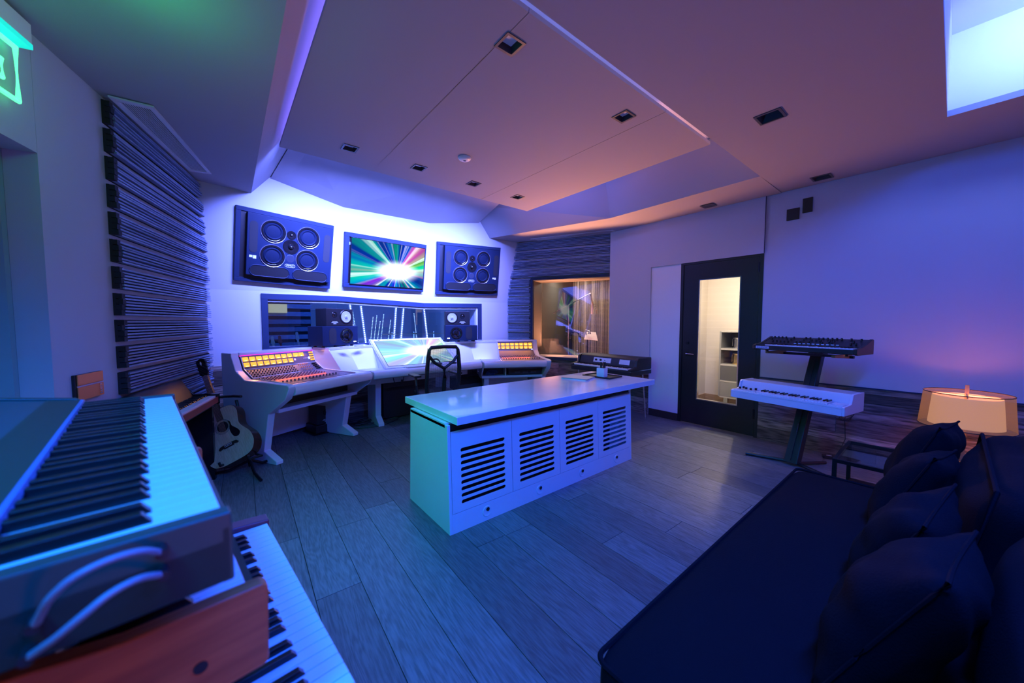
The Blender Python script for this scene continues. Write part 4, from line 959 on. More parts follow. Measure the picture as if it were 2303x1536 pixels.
# back frame, local: chair faces +y, back at y=-.22
FRM = [(-.195,-.22,.50),(-.215,-.25,.64),(-.215,-.27,.80),(-.200,-.28,.95),(-.190,-.285,1.025),(-.165,-.285,1.056),(0,-.275,1.062),(.165,-.285,1.056),(.190,-.285,1.025),(.200,-.28,.95),(.215,-.27,.80),(.215,-.25,.64),(.195,-.22,.50)]
MB().tube(FRM, [.026]*4+[.021]*5+[.026]*4, 8).build('back_frame', BLACK, ch, smooth=True)
MB().tube([(-.195,-.28,.965),(-.12,-.285,.88),(0,-.29,.81)], .018, 8).tube([(.195,-.28,.965),(.12,-.285,.88),(0,-.29,.81)], .018, 8).tube([(0,-.29,.82),(0,-.30,.70),(0,-.26,.50),(0,-.16,.43)], [.026,.024,.026,.03], 8).build('spine', BLACK, ch, smooth=True)
ms_ = MB()
for i in range(15):
    for j in range(14):
        pass
gx = 40
for i in range(gx+1):
    u = -.205+.41*i/gx; ms_.box(u-.0011,u+.0011,-.272-.0,-.270,.54,1.05)
for j in range(60):
    z_ = .54+.51*j/60; ms_.box(-.21,.21,-.2705,-.2695,z_-.0011,z_+.0011)
ms_.build('mesh', mat('chair_mesh', (.02,.025,.04), .6), ch, kind='stuff')
MB().prism([(-.24,-.22),(.24,-.22),(.25,.10),(.22,.24),(-.22,.24),(-.25,.10)], .44, .50, 'z').build('seat', BLACK, ch, bevel=.02)
ch.scale = (.93,1,1)
for s_ in (-1, 1):
    MB().tube([(s_*.20,-.08,.44),(s_*.27,-.08,.47),(s_*.285,-.08,.60),(s_*.28,-.05,.70)], .016, 8).build('arm_post', BLACK, ch, smooth=True)
    MB().box(s_*.28-.045,s_*.28+.045,-.14,.12,.70,.725).build('armrest', BLACK, ch, bevel=.01)
MB().cyl((0,0,.12), .028, .31, n=14).build('column', BLACKM, ch); MB().box(-.10,.10,-.10,.12,.405,.44).build('tilt_mechanism', BLACK, ch, bevel=.01)
for k in range(5):
    a = R(72*k+20); lg = MB().tube([(0,0,.11),(.15*math.cos(a),.15*math.sin(a),.10),(.29*math.cos(a),.29*math.sin(a),.075)], [.024,.018,.014], 8).build('base_leg', BLACK, ch, smooth=True)
    MB().cyl((.29*math.cos(a)-.0,.29*math.sin(a)-.02,.032), .030, .04, 'y', 14).build('caster', BLACK, lg, smooth=True)

# ================================================================ WHITE CABINET with quartz top
cb = thing('equipment_cabinet', 'white cabinet with slotted panels and a thick stone top in the middle of the room', 'cabinet', (2.08,0,0))
x0, x1, yf, yb = 1.07-2.08, 3.092-2.08, 1.943, 2.563
yft, ybt = 1.968, 2.53   # top edge of the sloping sides
zc = .70
MB().hexa([(x0,yf,0),(x0+.022,yf,0),(x0+.022,yb,0),(x0,yb,0),(x0+.0,yft,zc),(x0+.022,yft,zc),(x0+.022,ybt,zc),(x0,ybt,zc)]).build('side_panel', DESK, cb, bevel=.002)
MB().hexa([(x1-.022,yf,0),(x1,yf,0),(x1,yb,0),(x1-.022,yb,0),(x1-.022,yft,zc),(x1,yft,zc),(x1,ybt,zc),(x1-.022,ybt,zc)]).build('side_panel', DESK, cb, bevel=.002)
MB().box(x0+.022,x1-.022,ybt-.05,ybt-.03,.02,.68).build('back_panel', DESK, cb)
MB().box(x0+.022,x1-.022,yft+.03,ybt-.05,.02,.04).build('floor_panel', BLACK, cb); MB().box(x0+.022,x1-.022,yft+.22,yft+.24,.04,.68).build('inner_panel', BLACK, cb)
MB().box(x0+.0,x1,yft+.03,ybt-.005,.68,.708).build('top_rail', DESK, cb)
def fy(z): return yf+(yft-yf)*z/zc
# plinth with cable holes
pl_ = MB(); pl_.hexa([(x0+.022,yf+.001,0),(x1-.022,yf+.001,0),(x1-.022,yf+.02,0),(x0+.022,yf+.02,0),(x0+.022,fy(.125)+.001,.125),(x1-.022,fy(.125)+.001,.125),(x1-.022,fy(.125)+.02,.125),(x0+.022,fy(.125)+.02,.125)]); pl = pl_.build('plinth', DESK, cb)
for k in range(4):
    cxh = x0+.022+.495*k+.265
    g = MB().lathe([(.020,-.002),(.034,-.004),(.037,0)], 24, 'y', (0,0,0)).build('grommet', DESK, pl, smooth=True); g.location = (cxh, fy(.065)-.0005, .065); g.rotation_euler = (-math.atan2(yft-yf,zc),0,0)
    g2 = MB().cyl((.006,-.0045,.012), .013, .004, 'y', 16).build('grommet_hole', BLACK, pl); g2.location = (cxh, fy(.065), .065)
# four slotted doors
dw = (x1-x0-.044)/4
for k in range(4):
    a = x0+.022+dw*k+.002; b = a+dw-.004; ztop = .655
    m_ = MB()
    def PT(x, z, off): return (x, fy(z)+off, z)
    def qbox(xa, xb, za, zb, th=.007): m_.hexa([PT(xa,za,0),PT(xb,za,0),PT(xb,za,th),PT(xa,za,th),PT(xa,zb,0),PT(xb,zb,0),PT(xb,zb,th),PT(xa,zb,th)])
    s0, s1 = a+.068, b-.062; zs0, zs1, ns = .175, .555, 9; pit = (zs1-zs0)/ns; hh = pit*.60
    qbox(a, s0, .128, ztop); qbox(s1, b, .128, ztop); qbox(s0, s1, .128, zs0); qbox(s0, s1, zs1-pit+hh, ztop)
    for j in range(ns-1): qbox(s0, s1, zs0+pit*j+hh, zs0+pit*(j+1))
    # rounded slot ends
    for j in range(ns):
        za = zs0+pit*j; r_ = hh/2
        for (xe, sg) in ((s0,1),(s1,-1)):
            n = 6
            for (zc_, s2) in ((za, 1),(za+hh,-1)):
                pts = [PT(xe, zc_, 0)]
                for q_ in range(n+1):
                    an = math.pi/2*q_/n; pts.append(PT(xe+sg*(r_-r_*math.sin(an)), zc_+s2*(r_-r_*math.cos(an)), 0))
                base = len(m_.v); m_.v += pts+[(p[0],p[1]+.007,p[2]) for p in pts]; c_ = len(pts)
                m_.f += [tuple(base+i for i in range(c_)), tuple(base+c_+i for i in range(c_))]+[(base+i,base+(i+1)%c_,base+c_+(i+1)%c_,base+c_+i) for i in range(c_)]
    m_.build('slotted_door', DESK, cb)
MB().box(x0+.022,x1-.022,yft+.012,yft+.03,.662,.70).build('upper_gap', BLACK, cb)
# equipment glimpsed inside: small red light
MB().box(x0+.70,x0+.715,yft+.205,yft+.22,.52,.53).build('indicator_light', REDL, cb)
tp = MB().box(1.10-2.08,3.41-2.08,1.895,2.70,.712,.762); tp.build('worktop', QUARTZ, cb, bevel=.002)

# small things on the top
t = thing('magazine_stack', 'two magazines stacked on the far right of the white stone top', 'magazine', (2.865,2.44,.7625), R(14))
for i in range(2): MB().box(-.11,.11,-.14,.14,.008*i,.008*i+.007).build('magazine', PAPER if i == 0 else NAVY, t).rotation_euler = (0,0,R(4*i))
t = thing('serving_tray', 'small flat black tray at the back right of the white stone top', 'tray', (3.16,2.36,.7625), R(3))
MB().box(-.12,.12,-.17,.17,0,.006).build('base', BLACK, t); MB().box(-.12,.12,-.17,-.162,.006,.016).box(-.12,.12,.162,.17,.006,.016).box(-.12,-.112,-.162,.162,.006,.016).box(.112,.12,-.162,.162,.006,.016).build('rim', BLACK, t)
t = thing('pen_holder', 'square white pen cup standing on the black tray', 'pen holder', (3.12,2.33,.769), R(10))
b_ = MB(); hs = .042; b_.box(-hs,hs,-hs,-hs+.004,0,.095).box(-hs,hs,hs-.004,hs,0,.095).box(-hs,-hs+.004,-hs+.004,hs-.004,0,.095).box(hs-.004,hs,-hs+.004,hs-.004,0,.095).box(-hs,hs,-hs,hs,0,.004); b_.build('cup', KEYW, t)
rd = random.Random(4)
for k in range(7):
    x_, y_ = rd.uniform(-.028,.028), rd.uniform(-.028,.028); lx, ly = rd.uniform(-.02,.02), rd.uniform(-.02,.02)
    p_ = thing('pen', 'dark pen standing in the square white pen cup', 'pen', (3.12+x_,2.33+y_,.774), 0, 'pens in the white cup')
    MB().tube([(0,0,0),(lx,ly,.15)], .0055, 7).build('barrel', BLACK, p_); MB().tube([(lx*.72,ly*.72-.0075,.108),(lx,ly-.0075,.15)], .0022, 5).build('clip', BLACKM, p_)

# ================================================================ KEYBOARD BUILDING
def keys(t, x0, y0, z, n_white, start, ww=.0235, wl=.145, bh=.011, ends_stuff=False, wf_=.05):
    """white keys and black keys as parts; start = index of first white key in the C..B octave"""
    me_w = None; blk = {0,1,3,4,5}
    kw_ = bpy.data.meshes.new('white_key'); mb = MB().box(.0006,ww-.0006,0,wl,-.018,0); 
    a = mb.build('white_key', KEYW, t, bevel=.0012, seg=1); a.location = (x0,y0,z)
    last_b = None
    bw = ww*.55; bm = MB().hexa([(-bw/2,wf_,0),(bw/2,wf_,0),(bw/2,wl,0),(-bw/2,wl,0),(-bw*.40,wf_+.008,bh),(bw*.40,wf_+.008,bh),(bw*.40,wl,bh),(-bw*.40,wl,bh)])
    for i in range(1, n_white): dup(a, t, (x0+ww*i,y0,z))
    b = None
    for i in range(n_white-1):
        if (start+i) % 7 in blk:
            off = {0:-.07,1:.07,3:-.1,4:0,5:.1}[(start+i)%7]*ww
            if b is None: b = bm.build('black_key', KEYB, t, bevel=.001, seg=1); b.location = (x0+ww*(i+1)+off,y0,z)
            else: dup(b, t, (x0+ww*(i+1)+off,y0,z))

# ---- foreground: upper synthesizer
a7 = math.atan2(.861,-.108)
k1 = thing('synthesizer', 'dark synthesizer with knobs and patch cables on top of the left keyboard stack', 'keyboard', (-.003,.454,1.154), a7)
MB().box(.0,.868,.001,.40,-.068,-.022).build('body', GREENS, k1, bevel=.003)
MB().box(.0,.868,-.004,.006,-.068,-.010).build('key_slip', GREENS, k1, bevel=.002)
for a, b in ((0,.020),(.848,.868)): MB().prism([(-.004,-.068),(-.004,.004),(.148,.006),(.165,.018),(.40,.055),(.42,.04),(.42,-.068)], a, b, 'x').build('end_cheek', GREENS, k1, bevel=.003)
keys(k1, .0215, .002, 0, 35, 0, .0236, .148)
MB().prism([(.150,.008),(.152,.0115),(.400,.048),(.400,-.02),(.150,-.02)], .02, .848, 'x').build('control_panel', mat('panel_teal', (.045,.075,.085), .4), k1)
MB().prism([(.1495,.009),(.151,.0140),(.156,.0150),(.156,.010),(.1495,.006)], .02, .848, 'x').build('panel_edge', mat('panel_edge', (.12,.20,.40), .3), k1)
MB().prism([(.157,.0135),(.205,.0205),(.205,.018),(.157,.011)], .02, .848, 'x').build('dark_band', mat('panel_band', (.02,.045,.035), .4), k1)
for j in range(26): 
    x_ = .05+.03*j
    if j: dup(st_, k1, (x_,0,0))
    else: st_ = MB().prism([(.262,.0288),(.392,.0480),(.392,.045),(.262,.026)], 0, .012, 'x').build('panel_stripe', mat('panel_print', (.10,.17,.22), .4), k1); st_.location = (x_,0,0)
kn_ = MB().lathe([(0,.024),(.0125,.024),(.0140,.021),(.0150,.0),(0,0)], 20).build('knob', BLACKG, k1, smooth=True)
first = True; rd = random.Random(5)
for j in range(13):
    for (yy, zz_) in ((.285,.0312),(.325,.0370),(.368,.0433)):
        if rd.random() < .22: continue
        loc = (.07+.061*j+rd.uniform(-.006,.006), yy, zz_)
        if first: kn_.location = loc; first = False
        else: dup(kn_, k1, loc)
# patch cables looped over the near end
def smooth_pts(P, n=5):
    out = []
    for i in range(len(P)-1):
        p0, p1, p2, p3 = P[max(i-1,0)], P[i], P[i+1], P[min(i+2,len(P)-1)]
        for k in range(n):
            t_ = k/n; out.append(tuple(.5*((2*p1[j])+(-p0[j]+p2[j])*t_+(2*p0[j]-5*p1[j]+4*p2[j]-p3[j])*t_**2+(-p0[j]+3*p1[j]-3*p2[j]+p3[j])*t_**3) for j in range(3)))
    return out+[P[-1]]
for k, (pts, lb) in enumerate((([(-.012,.048,-.010),(-.022,.060,.002),(-.028,.078,.006),(-.030,.096,.002),(-.026,.108,-.010),(-.018,.114,-.024),(-.012,.118,-.034)],'upper pale patch cable looped over the near end of the upper synthesizer'),
                               ([(-.012,.048,-.030),(-.024,.062,-.020),(-.031,.078,-.020),(-.033,.092,-.028),(-.028,.106,-.040),(-.018,.116,-.050),(-.012,.122,-.056)],'lower pale patch cable looped over the near end of the upper synthesizer'))):
    c_ = thing('patch_cable', lb, 'cable', (-.003,.454,1.154), a7)
    MB().tube(smooth_pts(pts), .0030, 10).build('cord', CABLE, c_, smooth=True)
    for e_ in (0,-1): MB().cyl((-.016,pts[e_][1],pts[e_][2]), .0045, .016, 'x', 12).build('plug', BLACK, c_)
# ---- middle synthesizer with wooden cheeks
k2 = thing('wooden_synthesizer', 'keyboard with orange wooden end cheeks in the middle of the left keyboard stack', 'keyboard', (.0285,.535,1.02), a7)
for a, b in ((0,.022),(.70,.722)): MB().prism([(0,-.108),(-.004,-.102),(-.006,-.006),(0,.0),(.12,.002),(.20,.016),(.42,.030),(.42,-.11)], a, b, 'x').build('end_cheek', ORANGEW, k2, bevel=.004)
MB().cyl((-.0015,.062,-.066), .0065, .003, 'x', 14).build('screw_hole', BLACK, k2)
MB().box(.022,.70,.001,.40,-.10,-.040).build('body', BLACK, k2); MB().box(.022,.70,.001,.010,-.10,-.024).build('key_slip', BLACK, k2)
keys(k2, .024, .012, -.012, 28, 3, .0235, .14)
MB().prism([(.155,-.01),(.165,.006),(.38,.016),(.38,-.04),(.155,-.04)], .022, .70, 'x').build('control_panel', GREYP, k2)
# ---- lowest stage piano
a6 = math.atan2(.995,-.103)
k3 = thing('stage_piano', 'full size stage piano with long white keys lowest in the left keyboard stack', 'keyboard', (.202,-.055,.80), a6)
keys(k3, 0, 0, 0, 52, 5, .0235, .150)
MB().box(-.045,1.267,-.006,.34,-.095,-.024).build('body', GREYP, k3, bevel=.004)
for a, b in ((-.045,-.002),(1.224,1.267)): MB().prism([(-.006,-.095),(-.006,.008),(.12,.016),(.16,.03),(.34,.03),(.34,-.095)], a, b, 'x').build('end_block', mat('end_block_red', (.16,.04,.05), .35), k3, bevel=.004)
MB().prism([(.150,-.02),(.150,.008),(.165,.024),(.33,.028),(.33,-.02)], -.002, 1.224, 'x').build('control_panel', GREYP, k3, bevel=.002)
for i in range(12):
    if i: dup(bt_, k3, (.25+.05*i,0,0))
    else: bt_ = MB().box(0,.02,.21,.225,.0245,.030).build('panel_button', mat('button_grey', (.35,.35,.38), .4), k3); bt_.location = (.25,0,0)
# stand carrying the three
ks = thing('keyboard_stand', 'black column stand carrying the three keyboards at the left', 'stand', (.0,.86,0), a7)
MB().box(-.05,.05,.30,.38,.02,1.05).build('column', BLACKM, ks); MB().box(-.35,.35,.32,.36,0,.03).box(-.35,-.31,-.02,.42,0,.03).box(.31,.35,-.02,.42,0,.03).build('base', BLACKM, ks)
for z_ in (.695, .900, 1.056):
    for s_ in (-.22,.22): MB().box(s_-.012,s_+.012,.09,.38,z_-.012 if z_ != 1.056 else z_-.008,z_+.008 if z_!=.900 else z_+.006).build('arm', BLACKM, ks)
    MB().box(-.23,.23,.34,.37,z_-.012,z_+.006).build('crossbar', BLACKM, ks)

# ---- piano keyboard along the left wall
ap = math.atan2(.966,.258)
pn = thing('digital_piano', 'glossy black piano keyboard against the left slat wall behind the guitar', 'piano', (-.375,2.80,.72), ap)
PWi = 1.23
keys(pn, .02, .0, 0, 50, 5, .0235, .145)
MB().box(0,PWi,-.004,.27,-.075,-.020).build('keybed', BLACKG, pn, bevel=.003)
MB().box(0,PWi,-.014,-.004,-.06,-.012).build('key_slip', mat('key_slip_red', (.35,.06,.03), .3), pn)
for a, b in ((0,.018),(PWi-.028,PWi)): MB().prism([(-.02,-.075),(-.02,.014),(.15,.02),(.25,.14),(.27,.14),(.27,-.075)], a, b, 'x').build('side_arm', BLACKG, pn, bevel=.003)
MB().hexa([(.018,.150,.0),(PWi-.028,.150,.0),(PWi-.028,.27,.0),(.018,.27,.0),(.018,.225,.150),(PWi-.028,.225,.150),(PWi-.028,.27,.150),(.018,.27,.150)]).build('fallboard', mat('fallboard_black', (.006,.006,.008), .28, spec=.25), pn)
MB().box(.15,.30,.165,.168,.03,.045).build('print', WHITET, pn)
MB().box(.02,.06,.02,.26,-.72,-.075).box(PWi-.07,PWi-.03,.02,.26,-.72,-.075).box(.06,PWi-.07,.20,.22,-.45,-.075).build('stand', BLACKG, pn)

# ================================================================ ACOUSTIC GUITAR on its stand
fwv = Vector((math.sin(R(39)),math.cos(R(39)),0)); rtv = Vector((math.cos(R(39)),-math.sin(R(39)),0))
ez = (rtv*-.52+fwv*.30+Vector((0,0,.83))).normalized()
ey = (fwv*.94-rtv*.22); ey = (ey-ez*ey.dot(ez)).normalized(); ex = ey.cross(ez)
gt = thing('acoustic_guitar', 'acoustic guitar with pale spruce top leaning on a stand left of the desk', 'guitar')
Mg = Matrix((ex,ey,ez)).transposed().to_4x4(); gb = fwv*3.0+rtv*-2.375; Mg.translation = Vector((gb.x, gb.y, .155)); gt.matrix_world = Mg
outl = [(0,0),(.10,.004),(.16,.028),(.192,.08),(.200,.13),(.190,.19),(.160,.245),(.135,.29),(.132,.33),(.142,.38),(.148,.42),(.140,.46),(.115,.492),(.06,.505),(0,.505)]
def spl(P, n=4):
    out = []
    for i in range(len(P)-1):
        p0 = P[max(i-1,0)]; p1 = P[i]; p2 = P[i+1]; p3 = P[min(i+2,len(P)-1)]
        for k in range(n):
            t_ = k/n; out.append(tuple(.5*((2*p1[j])+(-p0[j]+p2[j])*t_+(2*p0[j]-5*p1[j]+4*p2[j]-p3[j])*t_**2+(-p0[j]+3*p1[j]-3*p2[j]+p3[j])*t_**3) for j in range(2)))
    return out+[P[-1]]
half = spl(outl); full = half+[(-a,b) for a, b in half[-2:0:-1]]
MB().prism(full, 0, .105, 'y').build('body', GUITB, gt, smooth=True)
MB().prism([(a*.995,b*.99+.002) for a,b in full], -.004, 0, 'y').build('soundboard', SPRUCE, gt)
MB().lathe([(0,-.0045),(.048,-.0045),(.048,-.0040)], 32, 'y', (0,0,.335)).build('sound_hole', BLACK, gt)
for r_ in (.053,.062): MB().lathe([(r_,-.0048),(r_+.004,-.0048),(r_+.004,-.004),(r_,-.004)], 36, 'y', (0,0,.335)).build('rosette', mat('rosette', (.08,.10,.09), .4), gt)
MB().prism(spl([(.052,.37),(.068,.35),(.072,.31),(.105,.262),(.118,.225),(.098,.198),(.066,.205),(.050,.245),(.048,.29),(.060,.33),(.052,.37)],3)[:-1], -.0062, -.004, 'y').build('pickguard', BLACKG, gt)
MB().prism([(-.085,.150),(-.075,.140),(-.045,.148),(-.040,.138),(.040,.138),(.045,.148),(.075,.140),(.085,.150),(.07,.168),(.045,.172),(-.045,.172),(-.07,.168)], -.012, -.004, 'y').build('bridge', NECKW, gt)
MB().box(-.032,.032,-.015,-.012,.163,.166).build('saddle', KEYW, gt)
pn_ = MB(); [pn_.box(-.029+.0105*k,-.024+.0105*k,-.015,-.012,.150,.155) for k in range(6)]; pn_.build('bridge_pin', KEYW, gt, kind='stuff')
MB().hexa([(-.027,-.011,.395),(.027,-.011,.395),(.027,.012,.395),(-.027,.012,.395),(-.0215,-.011,.86),(.0215,-.011,.86),(.0215,.012,.86),(-.0215,.012,.86)]).build('neck', NECKW, gt)
fr_ = MB()
for k in range(1, 19):
    z_ = .86-.645*(1-2**(-k/12)); w__ = .0215+(.027-.0215)*(.86-z_)/.465
    if z_ > .40: fr_.box(-w__,w__,-.0125,-.011,z_-.0008,z_+.0008)
fr_.build('fret', CHROME, gt, kind='stuff')
MB().prism([(-.0215,.862),(.0215,.862),(.034,.885),(.038,1.03),(.012,1.045),(-.012,1.045),(-.038,1.03),(-.034,.885)], -.004, .012, 'y').build('headstock', BLACKG, gt)
for s_ in (-1,1):
    for z_ in (.905,.95,.995): MB().cyl((s_*.043,.002,z_), .007, .012, 'y', 10).box(min(s_*.036,s_*.05),max(s_*.036,s_*.05),.004,.007,z_-.003,z_+.003).build('tuning_peg', CHROME, gt)
sg = MB()
for k in range(6): a_ = -.024+.0096*k; sg.tube([(a_,-.016,.165),(a_*.72,-.0135,.865)], .0006, 4)
sg.build('string', CHROME, gt, kind='stuff')
MB().prism([(-.008,1.0),(0,.975),(.008,1.0),(0,1.02)], -.005,-.004,'y').build('logo_print', WHITET, gt)
gs = thing('guitar_stand', 'black tubular stand holding the acoustic guitar', 'stand'); gs.matrix_world = Matrix.Translation((gb.x,gb.y,0)) @ Matrix.Rotation(math.atan2(rtv.y,rtv.x),4,'Z')
MB().tube([(-.02,.20,.03),(-.10,.24,.34),(-.20,.30,.62)], .013).build('column', BLACKM, gs, smooth=True)
for p in ((-.28,.05,.018),(.26,-.06,.018),(.05,.42,.018)): MB().tube([(-.02,.20,.09),(p[0]*.5,p[1]*.5+.08,.03),p], .013).build('foot', BLACKM, gs, smooth=True)
MB().tube([(-.02,.20,.16),(-.09,.10,.12),(-.09,-.045,.135),(-.09,-.055,.165)], .010).tube([(-.02,.20,.16),(.16,.10,.17),(.17,-.06,.20),(.17,-.07,.235)], .010).build('cradle', BLACK, gs, smooth=True)
MB().tube([(-.36,.19,.66),(-.27,.25,.665),(-.20,.27,.665),(-.10,.23,.67)], .012).build('neck_yoke', BLACK, gs, smooth=True)

# ================================================================ ELECTRIC PIANO by the booth window
ep = thing('electric_piano', 'black vintage electric piano on chrome legs below the booth window', 'piano', (4.085,3.62,.64), R(-90))
EW = 1.02
MB().box(0,EW,0,.50,0,.055).build('base', BLACK, ep, bevel=.006); MB().box(-.004,EW+.004,-.004,.504,.056,.064).build('trim', CHROME, ep)
keys(ep, .05, .01, .092, 38, 5, .0240, .13)
MB().box(.045,.97,.012,.15,.064,.074).build('key_tray', BLACK, ep)
for a, b in ((0,.045),(.975,EW)): MB().prism([(0,.064),(0,.09),(.13,.11),(.15,.20),(.19,.225),(.50,.225),(.50,.064)], a, b, 'x').build('end_block', BLACK, ep, bevel=.01)
MB().prism([(.145,.064),(.145,.115),(.175,.205),(.20,.222),(.50,.222),(.50,.064)], .045, .975, 'x').build('lid', mat('tolex', (.022,.024,.028), .55), ep, bevel=.008)
for a, b in ((.30,.60),(.74,.90)): MB().hexa([(a,.142,.128),(b,.142,.128),(b,.150,.128),(a,.150,.128),(a,.164,.192),(b,.164,.192),(b,.172,.192),(a,.172,.192)]).build('control_plate', mat('control_plate', (.55,.55,.6), .35, .4), ep)
for x_ in (.35,.43): MB().cyl((x_,.138,.162), .014, .016, 'y', 14).build('knob', BLACK, ep)
MB().cyl((.50,.145,.162), .006, .008, 'y', 10).build('lamp', BLACK, ep)
for (a, b, dx, dy) in ((.10,.06,-.05,-.05),(.92,.06,.05,-.05),(.10,.44,-.05,.02),(.92,.44,.05,.02)): MB().tube([(a,b,0),(a+dx,b+dy,-.64)], .011, 10).build('leg', CHROME, ep, smooth=True)

# ================================================================ KEYBOARD STAND on the right with two keyboards
ar = math.atan2(-.98,-.18)
wk = thing('tape_keyboard', 'white keyboard with short keys on the lower tier of the column stand', 'keyboard', (3.905,1.366,.61), ar)
WW = .875
for a, b in ((0,.018),(WW-.018,WW)): MB().prism([(0,.0),(0,.068),(.012,.075),(.10,.078),(.13,.085),(.155,.15),(.17,.158),(.37,.158),(.37,.0)], a, b, 'x').build('end_panel', DESK, wk, bevel=.003)
MB().box(.018,WW-.018,0,.37,0,.055).build('base', DESK, wk); MB().box(.018,WW-.018,0,.018,.055,.072).build('front_lip', DESK, wk, bevel=.003)
MB().prism([(.152,.055),(.152,.10),(.170,.157),(.36,.157),(.36,.055)], .018, WW-.018, 'x').build('lid', DESK, wk, bevel=.004)
keys(wk, .22, .022, .084, 24, 0, .0225, .125, .012)
MB().box(.018,.215,.02,.15,.055,.080).build('left_block', DESK, wk); MB().box(.765,WW-.018,.02,.15,.055,.080).build('right_block', DESK, wk)
MB().box(.04,.19,.045,.135,.080,.084).build('control_plate', mat('control_plate', (.55,.55,.6), .35, .4), wk)
for x_, y_ in ((.055,.06),(.06,.115),(.105,.075),(.15,.07),(.175,.11)): MB().cyl((x_,y_,.084), .010, .018, n=14).build('knob', BLACK, wk)
MB().cyl((-.012,.04,.05), .014, .012, 'x', 14).build('side_knob', BLACK, wk)
sy = thing('analog_synthesizer', 'black synthesizer with rows of knobs on the top tier of the column stand', 'keyboard', (4.10,1.25,1.075), ar)
SW = .785; pr_ = [(0,.012),(0,.050),(.05,.058),(.145,.070),(.32,.128),(.34,.120),(.34,.0),(.03,0)]
for a, b in ((0,.022),(SW-.022,SW)): MB().prism(pr_, a, b, 'x').build('end_cheek', mat('walnut_cheek', (.022,.012,.010), .45), sy, bevel=.003)
MB().prism([(0,.012),(0,.046),(.02,.048),(.02,.030),(.14,.030),(.14,.064),(.32,.122),(.335,.115),(.335,.004),(.03,.004)], .022, SW-.022, 'x').build('body', BLACK, sy)
keys(sy, .10, .018, .056, 29, 0, .0225, .122, .009)
MB().box(.022,.098,.02,.14,.030,.058).build('left_block', BLACK, sy)
MB().box(.03,.145,-.0012,0,.018,.040).build('name_plate', mat('name_plate', (.75,.62,.75), .5), sy)
text('name_text', 'SEQUENTIAL', .017, mat('print_navy', (.02,.03,.08), .5), sy, (.087,-.002,.029), sx=1.0)
first = True
for i in range(22):
    for (y_, z_) in ((.18,.077),(.235,.095),(.29,.113)):
        if random.random() < .30: continue
        loc = (.06+.033*i, y_, z_)
        if first: kk = MB().lathe([(0,.018),(.007,.018),(.0085,0),(0,0)], 12).build('knob', BLACKG, sy, smooth=True); kk.location = loc; first = False
        else: dup(kk, sy, loc)
for i in range(10):
    if i: dup(b9, sy, (.28+.035*i,0,0))
    else: b9 = MB().box(0,.018,.158,.166,.071,.075).build('panel_button', mat('lit_button', (.2,.3,.6), .4, emit=(.1,.25,1), es=.6), sy); b9.location = (.28,0,0)
for x_, y_ in ((.10,.06),(.70,.06),(.10,.28),(.70,.28)): MB().cyl((x_,y_,-.014), .014, .016, n=12).build('foot', BLACK, sy)
cs = thing('column_keyboard_stand', 'black leaning column stand holding the white keyboard and the black synthesizer', 'stand', (4.085,.91,0), ar)
def leanx(z): return .02+z*.395
MB().hexa([(-.055,.0,.03),(.055,.0,.03),(.055,.09,.03),(-.055,.09,.03),(-.050,leanx(1.03),1.03),(.045,leanx(1.03),1.03),(.045,leanx(1.03)+.08,1.03),(-.050,leanx(1.03)+.08,1.03)]).build('column', mat('column_dark', (.02,.03,.028), .35, .3), cs, bevel=.008)
MB().hexa([(-.004,-.003,.06),(.004,-.003,.06),(.004,.002,.06),(-.004,.002,.06),(-.004,leanx(.98)-.004,.98),(.004,leanx(.98)-.004,.98),(.004,leanx(.98)+.001,.98),(-.004,leanx(.98)+.001,.98)]).build('column_groove', BLACK, cs)
MB().box(-.06,.06,leanx(1.03)-.02,leanx(1.03)+.09,1.02,1.06).build('column_cap', BLACK, cs, bevel=.006)
for s_ in (-1,1): MB().tube([(0,.07,.03),(s_*.18,.02,.018),(s_*.36,-.06,.018)], .016, 8).build('foot', BLACK, cs, smooth=True)
for s_ in (-1,1): MB().tube([(s_*.04,.07,.03),(s_*.14,.35,.018)], .014, 8).build('rear_foot', BLACK, cs)
MB().box(-.30,.30,leanx(1.0)-.06,leanx(1.0)-.03,1.020,1.045).build('crossbar', BLACK, cs)
for s_ in (-.26,.26):
    MB().hexa([(s_-.012,.06,1.040),(s_+.012,.06,1.040),(s_+.012,leanx(1.0),1.015),(s_-.012,leanx(1.0),1.015),(s_-.012,.06,1.060),(s_+.012,.06,1.060),(s_+.012,leanx(1.0),1.060),(s_-.012,leanx(1.0),1.060)]).build('arm', mat('arm_gold', (.25,.17,.06), .4), cs)
MB().box(-.28,.28,leanx(.56)-.045,leanx(.56)-.015,.565,.590).build('crossbar', BLACK, cs)
for s_ in (-.24,.24):
    MB().hexa([(s_-.012,-.12,.590),(s_+.012,-.12,.590),(s_+.012,leanx(.56),.570),(s_-.012,leanx(.56),.570),(s_-.012,-.12,.608),(s_+.012,-.12,.608),(s_+.012,leanx(.56),.608),(s_-.012,leanx(.56),.608)]).build('arm', BLACK, cs)
MB().tube([(0,leanx(.40)-.0,.40),(0,leanx(.39)-.035,.385),(0,leanx(.32)-.035,.315),(0,leanx(.30),.30)], .007).build('handle', BLACK, cs)
MB().hexa([(-.05,leanx(.06)-.022,.06),(-.02,leanx(.06)-.022,.06),(-.02,leanx(.06)-.02,.06),(-.05,leanx(.06)-.02,.06),(-.05,leanx(.14)-.024,.14),(-.02,leanx(.14)-.024,.14),(-.02,leanx(.14)-.02,.14),(-.05,leanx(.14)-.02,.14)]).build('sticker', mat('sticker', (.6,.75,.85), .5), cs)
